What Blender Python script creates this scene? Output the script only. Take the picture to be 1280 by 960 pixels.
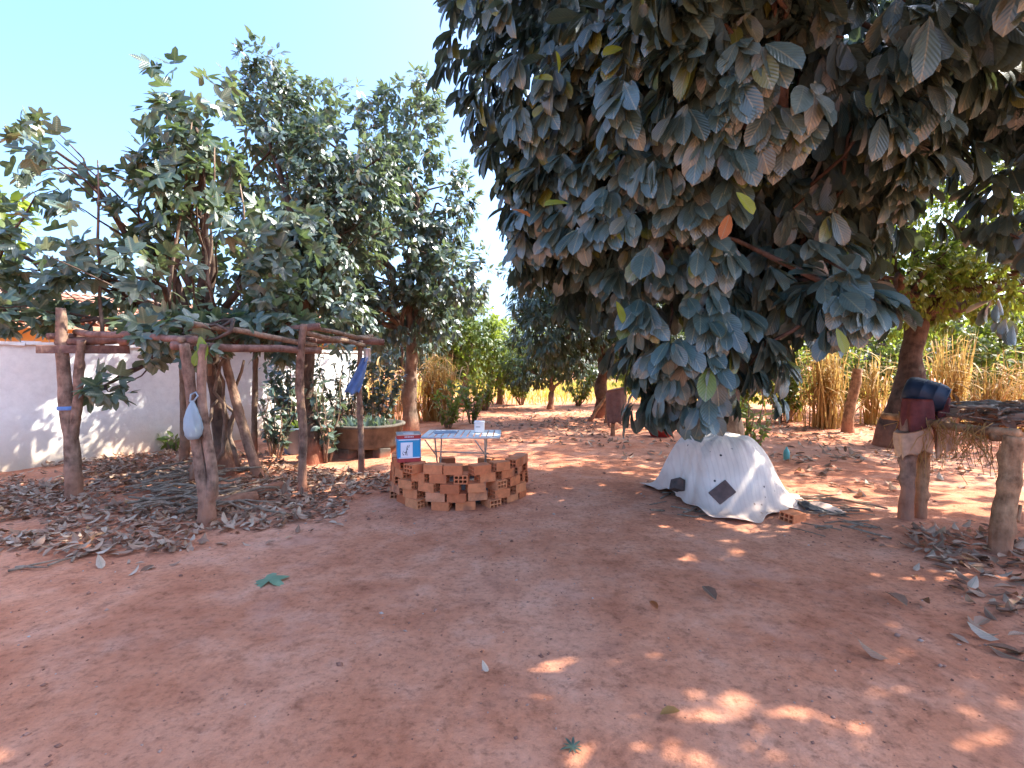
import bpy, bmesh, math, random
import numpy as np
from mathutils import Vector, Matrix

for o in list(bpy.data.objects):
    bpy.data.objects.remove(o)
SC = bpy.context.scene
COL = SC.collection
R = math.radians
random.seed(7)
rng = np.random.default_rng(11)

# ------------------------------------------------------------------ camera
FPX, CAMH, HOR = 620.0, 1.45, 455.0
PITCH = math.atan((480 - HOR) / FPX)
cam = bpy.data.cameras.new('camera')
cam_o = bpy.data.objects.new('camera', cam)
COL.objects.link(cam_o)
cam.sensor_width = 36.0
cam.lens = 36.0 * FPX / 1280.0
cam.clip_start = 0.05
cam.clip_end = 1500
cam_o.location = (0, 0, CAMH)
cam_o.rotation_euler = (math.pi / 2 - PITCH, 0, 0)
SC.camera = cam_o

# ------------------------------------------------------------------ sky, sun, exposure
SUN_AZ, SUN_EL = 74.0, 47.0
world = bpy.data.worlds.new("World")
SC.world = world
world.use_nodes = True
nt = world.node_tree
sky = nt.nodes.new('ShaderNodeTexSky')
sky.sky_type = 'NISHITA'
sky.sun_disc = False
sky.sun_elevation = R(SUN_EL)
sky.sun_rotation = R(SUN_AZ)
sky.air_density = 1.0
sky.dust_density = 4.0
sky.ozone_density = 9.0
nt.links.new(sky.outputs[0], nt.nodes['Background'].inputs[0])
nt.nodes['Background'].inputs[1].default_value = 0.15
sun = bpy.data.lights.new('sun', 'SUN')
sun.energy = 3.2
sun.angle = R(0.53)
sun.color = (1.0, 0.93, 0.82)
sun_o = bpy.data.objects.new('sun', sun)
COL.objects.link(sun_o)
TO_SUN = Vector((math.sin(R(SUN_AZ)) * math.cos(R(SUN_EL)), math.cos(R(SUN_AZ)) * math.cos(R(SUN_EL)), math.sin(R(SUN_EL))))
sun_o.rotation_euler = (-TO_SUN).to_track_quat('-Z', 'Y').to_euler()
SC.view_settings.view_transform = 'Standard'
SC.view_settings.look = 'None'
SC.view_settings.gamma = 1
SC.view_settings.exposure = 2.3
SC.render.engine = 'CYCLES'
SC.cycles.use_denoising = True
SC.cycles.max_bounces = 8
SC.cycles.diffuse_bounces = 4
SC.cycles.glossy_bounces = 2
SC.cycles.transmission_bounces = 4
SC.cycles.caustics_reflective = False
SC.cycles.caustics_refractive = False

# ------------------------------------------------------------------ pixel helpers (photo pixels 1280x960)
CP, SP = math.cos(PITCH), math.sin(PITCH)


def ray(px, py):
    u, v = (px - 640) / FPX, (480 - py) / FPX
    return Vector((u, CP + v * SP, -SP + v * CP))


def PT(px, py, depth):
    d = ray(px, py)
    t = depth / d.y
    return Vector((0, 0, CAMH)) + d * t


def G(px, py):
    d = ray(px, py)
    t = -CAMH / d.z
    return Vector((d.x * t, d.y * t, 0))


def project(P):
    """world points (n,3) -> px, py, depth (numpy)"""
    q = P - np.array([0, 0, CAMH])
    f = q[:, 1] * CP - q[:, 2] * SP
    u = q[:, 1] * SP + q[:, 2] * CP
    f = np.where(np.abs(f) < 1e-6, 1e-6, f)
    return 640 + FPX * q[:, 0] / f, 480 - FPX * u / f, f


# ------------------------------------------------------------------ noise
_k = rng.normal(size=(14, 3))
_k /= np.linalg.norm(_k, axis=1)[:, None]
_ph = rng.uniform(0, 6.28, 14)
_fr = rng.uniform(0.7, 1.5, 14)


def wob(P, freq=1.0, seed=0.0):
    """cheap smooth 3d noise, about -1..1"""
    P = np.asarray(P, float)
    s = 0
    for i in range(14):
        s = s + np.sin((P @ _k[i]) * freq * _fr[i] * 2.0 + _ph[i] + seed * (1.7 + i))
    return s / 14 * 2.6


def ground_h(x, y):
    P = np.stack([np.asarray(x, float), np.asarray(y, float), np.zeros_like(np.asarray(x, float))], -1)
    return wob(P, 0.55, 1) * 0.022 + wob(P, 2.1, 2) * 0.009 + wob(P, 6.0, 3) * 0.0045


def gz(x, y):
    return float(ground_h(np.array([x]), np.array([y]))[0])


# ------------------------------------------------------------------ object helpers
def tag(o, label=None, cat=None, group=None, kind=None):
    if label: o['label'] = label
    if cat: o['category'] = cat
    if group: o['group'] = group
    if kind: o['kind'] = kind
    return o


def empty(name, loc, label=None, cat=None, group=None):
    o = bpy.data.objects.new(name, None)
    COL.objects.link(o)
    o.location = loc
    o.empty_display_size = 0.1
    return tag(o, label, cat, group)


def link(name, me, parent=None, loc=None):
    o = bpy.data.objects.new(name, me)
    COL.objects.link(o)
    if parent is not None:
        o.parent = parent
        if loc is None:                       # geometry given in world space
            wl = Vector((0, 0, 0)); p = parent
            while p is not None:
                wl += p.location; p = p.parent
            o.location = -wl
        else:
            o.location = loc
    elif loc is not None:
        o.location = loc
    return o


def tri_mesh(name, V, T, mats, smooth=False, mi=None, tmpl=None):
    """numpy verts (n,3), tris (m,3)"""
    me = bpy.data.meshes.new(name)
    V = np.asarray(V, np.float32); T = np.asarray(T, np.int32)
    me.vertices.add(len(V)); me.vertices.foreach_set('co', V.ravel())
    me.loops.add(T.size); me.loops.foreach_set('vertex_index', T.ravel())
    me.polygons.add(len(T))
    me.polygons.foreach_set('loop_start', np.arange(0, T.size, 3, dtype=np.int32))
    me.polygons.foreach_set('loop_total', np.full(len(T), 3, np.int32))
    if not isinstance(mats, (list, tuple)): mats = [mats]
    for m in mats: me.materials.append(m)
    if mi is not None: me.polygons.foreach_set('material_index', np.asarray(mi, np.int32))
    if smooth: me.polygons.foreach_set('use_smooth', np.ones(len(T), bool))
    if tmpl is not None:                      # leaf-local u,v for the midrib and veins
        V0 = np.asarray(tmpl[0]); w = max(1e-6, np.abs(V0[:, 0]).max())
        uv = np.stack([V0[:, 0] / w * .5 + .5, V0[:, 1]], 1)
        uvs = np.tile(uv, (len(V) // len(V0), 1))[T.ravel()]
        me.uv_layers.new(name='leaf_uv')
        me.uv_layers[0].data.foreach_set('uv', uvs.astype(np.float32).ravel())
    me.update(calc_edges=True)
    return me


class MB:
    """collects polygons of one part, then builds ONE mesh object"""
    def __init__(s):
        s.v, s.f, s.m = [], [], []

    def add(s, V, F, m=0):
        b = len(s.v)
        s.v += [tuple(p) for p in V]
        s.f += [tuple(b + i for i in f) for f in F]
        s.m += [m] * len(F)
        return s

    def box(s, c, size, rot=None, m=0, jit=0.0):
        x, y, z = [k / 2 for k in size]
        V = [Vector((i * x, j * y, k * z)) for i in (-1, 1) for j in (-1, 1) for k in (-1, 1)]
        if jit: V = [v + Vector([random.uniform(-jit, jit) for _ in range(3)]) for v in V]
        if rot is not None: V = [rot @ v for v in V]
        V = [v + Vector(c) for v in V]
        return s.add(V, [(0, 1, 3, 2), (4, 6, 7, 5), (0, 4, 5, 1), (2, 3, 7, 6), (0, 2, 6, 4), (1, 5, 7, 3)], m)

    def tube(s, pts, rad, n=8, m=0, rough=0.0, cap=True, flat=None):
        pts = [Vector(p) for p in pts]
        k = len(pts)
        if not isinstance(rad, (list, tuple)): rad = [rad] * k
        t0 = (pts[1] - pts[0]).normalized()
        a = Vector((1, 0, 0)) if abs(t0.x) < 0.8 else Vector((0, 1, 0))
        nrm = t0.cross(a).normalized()
        rings = []
        for i, p in enumerate(pts):
            t = (pts[min(i + 1, k - 1)] - pts[max(i - 1, 0)]).normalized()
            nrm = (nrm - t * nrm.dot(t)).normalized()
            b = t.cross(nrm)
            rr = []
            for j in range(n):
                an = 2 * math.pi * j / n
                r = rad[i] * (1 + (random.uniform(-rough, rough) if rough else 0))
                rr.append(p + (nrm * math.cos(an) + b * math.sin(an)) * r)
            rings.append(rr)
        V = [q for r in rings for q in r]
        F = []
        for i in range(k - 1):
            for j in range(n):
                j2 = (j + 1) % n
                F.append((i * n + j, i * n + j2, (i + 1) * n + j2, (i + 1) * n + j))
        if cap:
            F.append(tuple(range(n - 1, -1, -1)))
            F.append(tuple((k - 1) * n + j for j in range(n)))
        return s.add(V, F, m)

    def log(s, pts, rad, n=14, amp=.10, step=.05, knots=3, m=0):
        """tapered trunk or post with uneven girth and knots"""
        pts = [Vector(p) for p in pts]
        if not isinstance(rad, (list, tuple)): rad = [rad] * len(pts)
        P, Q = [], []
        for i in range(len(pts) - 1):
            p0, p1, p2, p3 = pts[max(i - 1, 0)], pts[i], pts[i + 1], pts[min(i + 2, len(pts) - 1)]
            k = max(2, int((p2 - p1).length / step))
            for j in range(k):
                t = j / k
                P.append(0.5 * ((2 * p1) + (p2 - p0) * t + (2 * p0 - 5 * p1 + 4 * p2 - p3) * t * t + (3 * p1 - p0 - 3 * p2 + p3) * t ** 3))
                Q.append(rad[i] * (1 - t) + rad[i + 1] * t)
        P.append(pts[-1]); Q.append(rad[-1])
        b0 = len(s.v)
        s.tube(P, Q, n, m)
        ce = np.repeat(np.array([tuple(p) for p in P]), n, 0)
        V = np.array(s.v[b0:])
        d = V - ce
        rr = np.repeat(np.array(Q), n)
        f = 1 + amp * wob(V / max(Q), 0.55, len(P)) + amp * .6 * wob(V / max(Q), 1.7, 3.0)
        for _ in range(knots):
            c = V[random.randrange(len(V))]
            f = f + .35 * np.exp(-(np.linalg.norm(V - c, axis=1) / (max(Q) * .6)) ** 2)
        V = ce + d * f[:, None]
        s.v[b0:] = [tuple(p) for p in V]
        return s

    def lathe(s, prof, c=(0, 0, 0), n=32, m=0, rot=None, wave=None):
        V, F = [], []
        for (r, z) in prof:
            for j in range(n):
                a = 2 * math.pi * j / n
                rr = r if wave is None else r * (1 + wave(a, z))
                p = Vector((rr * math.cos(a), rr * math.sin(a), z))
                if rot is not None: p = rot @ p
                V.append(p + Vector(c))
        for i in range(len(prof) - 1):
            for j in range(n):
                j2 = (j + 1) % n
                F.append((i * n + j, i * n + j2, (i + 1) * n + j2, (i + 1) * n + j))
        return s.add(V, F, m)

    def build(s, name, mat, parent=None, smooth=False, loc=None, bevel=0.0):
        me = bpy.data.meshes.new(name)
        me.from_pydata(s.v, [], s.f)
        for mm in (mat if isinstance(mat, (list, tuple)) else [mat]): me.materials.append(mm)
        me.polygons.foreach_set('material_index', np.array(s.m, np.int32))
        if smooth: me.polygons.foreach_set('use_smooth', np.ones(len(s.f), bool))
        me.update()
        o = link(name, me, parent, loc)
        if bevel:
            b = o.modifiers.new('bevel', 'BEVEL'); b.width = bevel; b.segments = 2; b.limit_method = 'ANGLE'
        return o


# ------------------------------------------------------------------ materials
def new_mat(name):
    m = bpy.data.materials.new(name)
    m.use_nodes = True
    n = m.node_tree.nodes
    return m, m.node_tree, n, m.node_tree.links, n['Principled BSDF']


def N(nt_, kind, **kw):
    n = nt_.nodes.new(kind)
    for k, v in kw.items():
        if hasattr(n, k): setattr(n, k, v)
        else: n.inputs[k].default_value = v
    return n


def ramp(nt_, src, stops):
    r = nt_.nodes.new('ShaderNodeValToRGB')
    e = r.color_ramp.elements
    while len(e) < len(stops): e.new(0.5)
    for i, (p, c) in enumerate(stops):
        e[i].position = p; e[i].color = (*c, 1)
    nt_.links.new(src, r.inputs[0])
    return r.outputs[0]


def mixc(nt_, fac, a, b, mode='MIX'):
    m = nt_.nodes.new('ShaderNodeMix'); m.data_type = 'RGBA'; m.blend_type = mode
    for s, v in ((m.inputs[0], fac), (m.inputs[6], a), (m.inputs[7], b)):
        if isinstance(v, (int, float)): s.default_value = v
        elif isinstance(v, tuple): s.default_value = (*v, 1)
        else: nt_.links.new(v, s)
    return m.outputs[2]


def noise(nt_, vec, scale, detail=4, rough=0.55):
    n = N(nt_, 'ShaderNodeTexNoise')
    n.inputs['Scale'].default_value = scale
    n.inputs['Detail'].default_value = detail
    n.inputs['Roughness'].default_value = rough
    if vec is not None: nt_.links.new(vec, n.inputs['Vector'])
    return n.outputs['Fac']


def bump(nt_, h, strength, dist, bsdf):
    b = N(nt_, 'ShaderNodeBump'); b.inputs['Strength'].default_value = strength; b.inputs['Distance'].default_value = dist
    nt_.links.new(h, b.inputs['Height']); nt_.links.new(b.outputs[0], bsdf.inputs['Normal'])


def simple(name, col, rough=0.7, var=0.25, scale=12, bmp=0.2, bdist=0.004, metal=0.0, spec=0.4, stops=None, zdirt=None):
    """noise-varied principled material; zdirt=(height, colour) red soil splashed on the foot"""
    m, t, n, l, b = new_mat(name)
    geo = N(t, 'ShaderNodeTexCoord').outputs['Object']
    f = noise(t, geo, scale, 5)
    c0 = tuple(k * (1 - var) for k in col); c1 = tuple(min(1, k * (1 + var)) for k in col)
    c = ramp(t, f, stops or [(0.3, c0), (0.7, c1)])
    if zdirt:
        pos = N(t, 'ShaderNodeNewGeometry').outputs['Position']
        sx = N(t, 'ShaderNodeSeparateXYZ'); l.new(pos, sx.inputs[0])
        f2 = noise(t, pos, 9, 4)
        ma = N(t, 'ShaderNodeMath', operation='MULTIPLY_ADD'); l.new(f2, ma.inputs[0]); ma.inputs[1].default_value = -zdirt[0] * 1.6; l.new(sx.outputs[2], ma.inputs[2])
        mr = N(t, 'ShaderNodeMapRange'); l.new(ma.outputs[0], mr.inputs[0])
        mr.inputs[1].default_value = -zdirt[0] * 0.8; mr.inputs[2].default_value = zdirt[0] * 0.6; mr.inputs[3].default_value = 0.85; mr.inputs[4].default_value = 0
        c = mixc(t, mr.outputs[0], c, zdirt[1])
    l.new(c, b.inputs['Base Color'])
    b.inputs['Roughness'].default_value = rough; b.inputs['Metallic'].default_value = metal
    b.inputs['Specular IOR Level'].default_value = spec
    if bmp: bump(t, noise(t, geo, scale * 4, 5), bmp, bdist, b)
    return m


SOIL = (0.40, 0.155, 0.085)


def leaf_mat(name, stops, transl=(0.2, 0.3, 0.05), tfac=0.3, rough=0.4, spec=0.5, back=None, coat=0.0, veins=False):
    m, t, n, l, b = new_mat(name)
    g = N(t, 'ShaderNodeNewGeometry')
    oi = N(t, 'ShaderNodeObjectInfo')
    ad = N(t, 'ShaderNodeMath', operation='ADD'); l.new(g.outputs['Random Per Island'], ad.inputs[0]); l.new(oi.outputs['Random'], ad.inputs[1])
    fr = N(t, 'ShaderNodeMath', operation='FRACT'); l.new(ad.outputs[0], fr.inputs[0])
    c = ramp(t, fr.outputs[0], stops)
    f = noise(t, g.outputs['Position'], 14, 3)
    c = mixc(t, 0.35, c, ramp(t, f, [(0.3, (0.45, 0.45, 0.45)), (0.7, (1.4, 1.4, 1.4))]), 'MULTIPLY')
    if veins:
        uvn = N(t, 'ShaderNodeUVMap'); sp_ = N(t, 'ShaderNodeSeparateXYZ'); l.new(uvn.outputs[0], sp_.inputs[0])
        su = N(t, 'ShaderNodeMath', operation='SUBTRACT'); l.new(sp_.outputs[0], su.inputs[0]); su.inputs[1].default_value = 0.5
        au = N(t, 'ShaderNodeMath', operation='ABSOLUTE'); l.new(su.outputs[0], au.inputs[0])
        rib = ramp(t, au.outputs[0], [(0.018, (1, 1, 1)), (0.04, (0, 0, 0))])
        c = mixc(t, mixc(t, 0.6, (0, 0, 0), rib), c, (0.26, 0.28, 0.17))
        sv = N(t, 'ShaderNodeMath', operation='MULTIPLY_ADD'); l.new(au.outputs[0], sv.inputs[0]); sv.inputs[1].default_value = -0.7; l.new(sp_.outputs[1], sv.inputs[2])
        wv = N(t, 'ShaderNodeMath', operation='MULTIPLY'); l.new(sv.outputs[0], wv.inputs[0]); wv.inputs[1].default_value = 62.0
        sn = N(t, 'ShaderNodeMath', operation='SINE'); l.new(wv.outputs[0], sn.inputs[0])
        c = mixc(t, 0.5, c, ramp(t, sn.outputs[0], [(0.0, (0.82, 0.82, 0.82)), (0.85, (1.0, 1.0, 1.0)), (1.0, (1.35, 1.35, 1.3))]), 'MULTIPLY')
        bump(t, sn.outputs[0], 0.25, 0.004, b)
    if back:
        c = mixc(t, g.outputs['Backfacing'], c, mixc(t, 0.7, c, back))
    l.new(c, b.inputs['Base Color'])
    b.inputs['Roughness'].default_value = rough
    b.inputs['Specular IOR Level'].default_value = spec
    b.inputs['Coat Weight'].default_value = coat; b.inputs['Coat Roughness'].default_value = 0.3
    if tfac:
        tr = N(t, 'ShaderNodeBsdfTranslucent')
        l.new(mixc(t, 0.65, c, transl), tr.inputs[0])
        mx = N(t, 'ShaderNodeMixShader'); mx.inputs[0].default_value = tfac
        l.new(b.outputs[0], mx.inputs[1]); l.new(tr.outputs[0], mx.inputs[2])
        l.new(mx.outputs[0], n['Material Output'].inputs[0])
    return m


def ground_mat():
    m, t, n, l, b = new_mat('red_soil')
    pos = N(t, 'ShaderNodeNewGeometry').outputs['Position']
    big = noise(t, pos, 0.55, 5, 0.6)
    mid = noise(t, pos, 2.6, 6, 0.62)
    fine = noise(t, pos, 28, 6, 0.7)
    c = ramp(t, big, [(0.32, (0.32, 0.095, 0.046)), (0.46, (0.52, 0.195, 0.10)), (0.62, (0.64, 0.32, 0.20))])
    c = mixc(t, 0.55, c, ramp(t, mid, [(0.28, (0.29, 0.082, 0.040)), (0.42, (0.48, 0.17, 0.085)), (0.55, (0.57, 0.235, 0.13)), (0.72, (0.66, 0.35, 0.23))]))
    c = mixc(t, 0.8, c, ramp(t, fine, [(0.28, (0.42, 0.38, 0.36)), (0.47, (1, 1, 1)), (0.75, (1.25, 1.24, 1.22))]), 'MULTIPLY')
    c = mixc(t, 0.6, c, ramp(t, noise(t, pos, 8.5, 5, 0.7), [(0.30, (0.50, 0.42, 0.38)), (0.46, (1, 1, 1)), (0.7, (1.15, 1.17, 1.18))]), 'MULTIPLY')
    v = N(t, 'ShaderNodeTexVoronoi'); v.inputs['Scale'].default_value = 46; l.new(pos, v.inputs['Vector'])
    sp = ramp(t, v.outputs['Distance'], [(0.05, (0.5, 0.45, 0.42)), (0.16, (1, 1, 1))])
    patch = ramp(t, noise(t, pos, 3.3, 3), [(0.52, (0, 0, 0)), (0.62, (1, 1, 1))])
    c = mixc(t, mixc(t, 0.8, (0, 0, 0), patch), c, mixc(t, 1.0, c, sp, 'MULTIPLY'))
    # dusty grey-lilac trodden band and dark damp scuffs
    dust = ramp(t, noise(t, pos, 0.9, 4, 0.7), [(0.55, (0, 0, 0)), (0.72, (1, 1, 1))])
    c = mixc(t, mixc(t, 0.5, (0, 0, 0), dust), c, (0.60, 0.33, 0.235))
    l.new(c, b.inputs['Base Color'])
    b.inputs['Roughness'].default_value = 0.92
    b.inputs['Specular IOR Level'].default_value = 0.2
    h = mixc(t, 0.55, noise(t, pos, 60, 6, 0.7), noise(t, pos, 11, 5, 0.65))
    bump(t, h, 0.9, 0.03, b)
    return m


def bark(name, c0, c1, dirt=0.3, sc=7):
    m, t, n, l, b = new_mat(name)
    tc = N(t, 'ShaderNodeNewGeometry').outputs['Position']
    mp = N(t, 'ShaderNodeMapping'); mp.inputs['Scale'].default_value = (1, 1, 0.35); l.new(tc, mp.inputs[0])
    f = noise(t, mp.outputs[0], sc * 3, 6, 0.68)
    f2 = noise(t, tc, sc, 4)
    c = ramp(t, f, [(0.3, c0), (0.68, c1)])
    c = mixc(t, 0.5, c, ramp(t, f2, [(0.35, tuple(k * 0.6 for k in c0)), (0.65, tuple(min(1, k * 1.25) for k in c1))]))
    if dirt:
        sx = N(t, 'ShaderNodeSeparateXYZ'); l.new(tc, sx.inputs[0])
        ma = N(t, 'ShaderNodeMath', operation='MULTIPLY_ADD'); l.new(f2, ma.inputs[0]); ma.inputs[1].default_value = -dirt * 1.4; l.new(sx.outputs[2], ma.inputs[2])
        mr = N(t, 'ShaderNodeMapRange'); l.new(ma.outputs[0], mr.inputs[0])
        mr.inputs[1].default_value = -dirt * .7; mr.inputs[2].default_value = dirt * .7; mr.inputs[3].default_value = 0.8; mr.inputs[4].default_value = 0
        c = mixc(t, mr.outputs[0], c, SOIL)
    l.new(c, b.inputs['Base Color']); b.inputs['Roughness'].default_value = 0.88; b.inputs['Specular IOR Level'].default_value = 0.2
    bump(t, f, 0.9, 0.02, b)
    return m


M = {}
M['soil'] = ground_mat()
M['bark'] = bark('grey_brown_bark', (0.10, 0.065, 0.045), (0.27, 0.19, 0.135))
M['bark_dark'] = bark('dark_bark', (0.045, 0.03, 0.022), (0.14, 0.095, 0.07))
M['bark_post'] = bark('post_bark', (0.075, 0.042, 0.028), (0.36, 0.235, 0.165), 0.30, 9)
M['wood_tan'] = bark('tan_wood', (0.15, 0.075, 0.035), (0.50, 0.30, 0.16), 0.25, 11)
M['wood_board'] = bark('weathered_board', (0.13, 0.07, 0.055), (0.28, 0.17, 0.135), 0, 9)
M['stick'] = bark('dry_stick', (0.14, 0.09, 0.06), (0.36, 0.26, 0.18), 0, 14)
M['twig'] = bark('red_twig', (0.12, 0.05, 0.035), (0.24, 0.12, 0.08), 0, 14)
M['big_leaf'] = leaf_mat('broad_dark_leaf', [(0.0, (0.040, 0.084, 0.074)), (0.45, (0.066, 0.126, 0.112)), (0.80, (0.098, 0.160, 0.138)), (0.93, (0.12, 0.14, 0.10)), (0.97, (0.13, 0.17, 0.04)), (1.0, (0.20, 0.25, 0.04))],
                         (0.20, 0.24, 0.06), 0.14, 0.32, 0.7, back=(0.055, 0.105, 0.11), coat=0.4, veins=True)
M['leaf_young'] = leaf_mat('young_lime_leaf', [(0, (0.16, 0.24, 0.03)), (1, (0.27, 0.34, 0.04))], (0.45, 0.6, 0.05), 0.4, 0.4, veins=True)
M['leaf_orange'] = leaf_mat('old_orange_leaf', [(0, (0.34, 0.09, 0.02)), (1, (0.45, 0.20, 0.04))], (0.6, 0.2, 0.04), 0.35, 0.5, veins=True)
M['mid_leaf'] = leaf_mat('glossy_mid_leaf', [(0, (0.048, 0.085, 0.068)), (0.5, (0.078, 0.125, 0.098)), (0.85, (0.11, 0.15, 0.11)), (1, (0.17, 0.155, 0.10))], (0.26, 0.34, 0.08), 0.26, 0.36, 0.7, back=(0.11, 0.17, 0.155), coat=0.4)
M['dark_leaf'] = leaf_mat('mango_leaf', [(0, (0.035, 0.062, 0.034)), (0.7, (0.065, 0.10, 0.05)), (1, (0.10, 0.14, 0.055))], (0.2, 0.3, 0.05), 0.22, 0.4, 0.6, coat=0.3)
M['fresh_leaf'] = leaf_mat('fresh_green_leaf', [(0, (0.06, 0.11, 0.025)), (0.6, (0.10, 0.15, 0.035)), (1, (0.17, 0.20, 0.045))], (0.45, 0.55, 0.06), 0.45, 0.45, 0.4)
M['vine_leaf'] = leaf_mat('lobed_vine_leaf', [(0, (0.055, 0.095, 0.070)), (0.6, (0.085, 0.13, 0.09)), (0.9, (0.12, 0.16, 0.09)), (1, (0.18, 0.17, 0.10))], (0.24, 0.36, 0.09), 0.24, 0.4, 0.6, coat=0.3, veins=True)
M['dry_leaf'] = leaf_mat('dry_fallen_leaf', [(0, (0.16, 0.075, 0.045)), (0.35, (0.33, 0.175, 0.11)), (0.7, (0.48, 0.29, 0.19)), (0.9, (0.58, 0.43, 0.31)), (1, (0.46, 0.21, 0.08))], (0.4, 0.25, 0.12), 0.12, 0.7, 0.25, veins=True)
M['fallen_green'] = leaf_mat('fallen_green_leaf', [(0, (0.16, 0.24, 0.13)), (1, (0.2, 0.28, 0.15))], (0.2, 0.3, 0.1), 0.2)
M['straw'] = leaf_mat('dry_straw', [(0, (0.26, 0.15, 0.05)), (0.5, (0.44, 0.28, 0.10)), (1, (0.56, 0.40, 0.18))], (0.7, 0.45, 0.12), 0.35, 0.65, 0.25)
M['field_grass'] = leaf_mat('yellow_field_grass', [(0, (0.24, 0.24, 0.04)), (0.6, (0.42, 0.36, 0.06)), (1, (0.5, 0.40, 0.12))], (0.7, 0.6, 0.08), 0.35, 0.65, 0.25)
M['brick'] = simple('hollow_brick_clay', (0.50, 0.205, 0.115), 0.85, 0.28, 9, 0.35, 0.003, spec=0.2, stops=[(0.28, (0.36, 0.13, 0.075)), (0.55, (0.52, 0.22, 0.125)), (0.75, (0.56, 0.29, 0.185))])
M['soot'] = simple('ash', (0.035, 0.028, 0.025), 0.95, 0.5, 20, 0.5, 0.01)

# lime-washed wall with a soil-splashed foot
m, t, n, l, b = new_mat('limewashed_render')
pos = N(t, 'ShaderNodeNewGeometry').outputs['Position']
f = noise(t, pos, 1.7, 6, 0.6)
c = ramp(t, f, [(0.3, (0.72, 0.73, 0.72)), (0.6, (0.86, 0.86, 0.84))])
c = mixc(t, 0.25, c, ramp(t, noise(t, pos, 11, 5, 0.7), [(0.35, (0.6, 0.6, 0.6)), (0.6, (1, 1, 1))]), 'MULTIPLY')
sx = N(t, 'ShaderNodeSeparateXYZ'); l.new(pos, sx.inputs[0])
ma = N(t, 'ShaderNodeMath', operation='MULTIPLY_ADD'); l.new(f, ma.inputs[0]); ma.inputs[1].default_value = -0.7; l.new(sx.outputs[2], ma.inputs[2])
mr = N(t, 'ShaderNodeMapRange'); l.new(ma.outputs[0], mr.inputs[0]); mr.inputs[1].default_value = -0.35; mr.inputs[2].default_value = 0.35; mr.inputs[3].default_value = 0.8; mr.inputs[4].default_value = 0.0
c = mixc(t, mr.outputs[0], c, (0.60, 0.43, 0.27))
l.new(c, b.inputs['Base Color']); b.inputs['Roughness'].default_value = 0.9
bump(t, noise(t, pos, 22, 6, 0.7), 0.35, 0.015, b)
M['wall'] = m
M['house_wall'] = simple('ochre_house_paint', (0.62, 0.40, 0.13), 0.85, 0.12, 3, 0.2)
M['roof'] = leaf_mat('clay_roof_tile', [(0, (0.38, 0.17, 0.10)), (0.6, (0.52, 0.27, 0.17)), (1, (0.58, 0.38, 0.27))], (0, 0, 0), 0.0, 0.85, 0.2)
M['concrete'] = simple('mossy_concrete', (0.095, 0.08, 0.062), 0.9, 0.5, 6, 0.5, 0.008, zdirt=(0.07, SOIL))
M['dirt_dark'] = simple('potting_soil', (0.07, 0.045, 0.03), 0.95, 0.4, 12, 0.6, 0.02)
M['bluegrey'] = simple('faded_blue_plastic', (0.22, 0.28, 0.37), 0.5, 0.15, 6, 0.1)
M['blue_drum'] = simple('deep_blue_plastic', (0.012, 0.027, 0.050), 0.5, 0.25, 7, 0.12, 0.002)
M['black'] = simple('black_plastic_and_shade', (0.018, 0.018, 0.022), 0.4, 0.3, 9, 0.3, 0.006)
M['blue_cloth'] = simple('blue_cloth', (0.13, 0.25, 0.50), 0.85, 0.2, 10, 0.3)
M['maroon'] = simple('maroon_cloth', (0.13, 0.035, 0.03), 0.9, 0.3, 14, 0.4, 0.006)
M['brown_cloth'] = simple('brown_cloth', (0.20, 0.10, 0.075), 0.9, 0.3, 10, 0.4, 0.006)
M['beige'] = simple('beige_cloth', (0.52, 0.36, 0.24), 0.9, 0.22, 14, 0.4, 0.006)
M['red_plastic'] = simple('red_plastic', (0.34, 0.03, 0.022), 0.55, 0.15, 6, 0.1)
M['steel'] = simple('dull_steel', (0.5, 0.5, 0.5), 0.4, 0.2, 12, 0.1, 0.002, metal=0.8)
M['white_paint'] = simple('worn_white_paint', (0.66, 0.66, 0.63), 0.55, 0.16, 16, 0.2, 0.002)
M['rust_wire'] = simple('pale_rusty_rod', (0.42, 0.33, 0.25), 0.6, 0.3, 25, 0.2, 0.002)
M['can_blue'] = simple('can_blue_paint', (0.015, 0.27, 0.50), 0.4, 0.08, 8, 0.05, 0.001)
M['can_red'] = simple('can_red_paint', (0.36, 0.035, 0.035), 0.45, 0.15, 10, 0.05, 0.001)
M['can_white'] = simple('can_white_print', (0.70, 0.73, 0.78), 0.45, 0.06, 10, 0.0)
M['ink'] = simple('dark_ink', (0.03, 0.04, 0.06), 0.6, 0.1, 10, 0)
M['box_white'] = simple('white_tub_plastic', (0.72, 0.72, 0.70), 0.45, 0.06, 10, 0.05)
M['teal'] = simple('teal_bottle_plastic', (0.12, 0.42, 0.40), 0.3, 0.1, 8, 0)
M['stone'] = simple('dark_stone', (0.085, 0.06, 0.05), 0.9, 0.35, 14, 0.5, 0.006)
M['paver'] = simple('dark_clay_paver', (0.12, 0.075, 0.062), 0.85, 0.3, 14, 0.4, 0.004)

# bag: thin pale blue polythene
m, t, n, l, b = new_mat('pale_polythene')
b.inputs['Base Color'].default_value = (0.42, 0.52, 0.56, 1); b.inputs['Roughness'].default_value = 0.3
tr = N(t, 'ShaderNodeBsdfTranslucent'); tr.inputs[0].default_value = (0.6, 0.72, 0.78, 1)
mx = N(t, 'ShaderNodeMixShader'); mx.inputs[0].default_value = 0.4
l.new(b.outputs[0], mx.inputs[1]); l.new(tr.outputs[0], mx.inputs[2]); l.new(mx.outputs[0], n['Material Output'].inputs[0])
bump(t, noise(t, None, 9, 4), 0.6, 0.02, b)
M['bag'] = m

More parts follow.
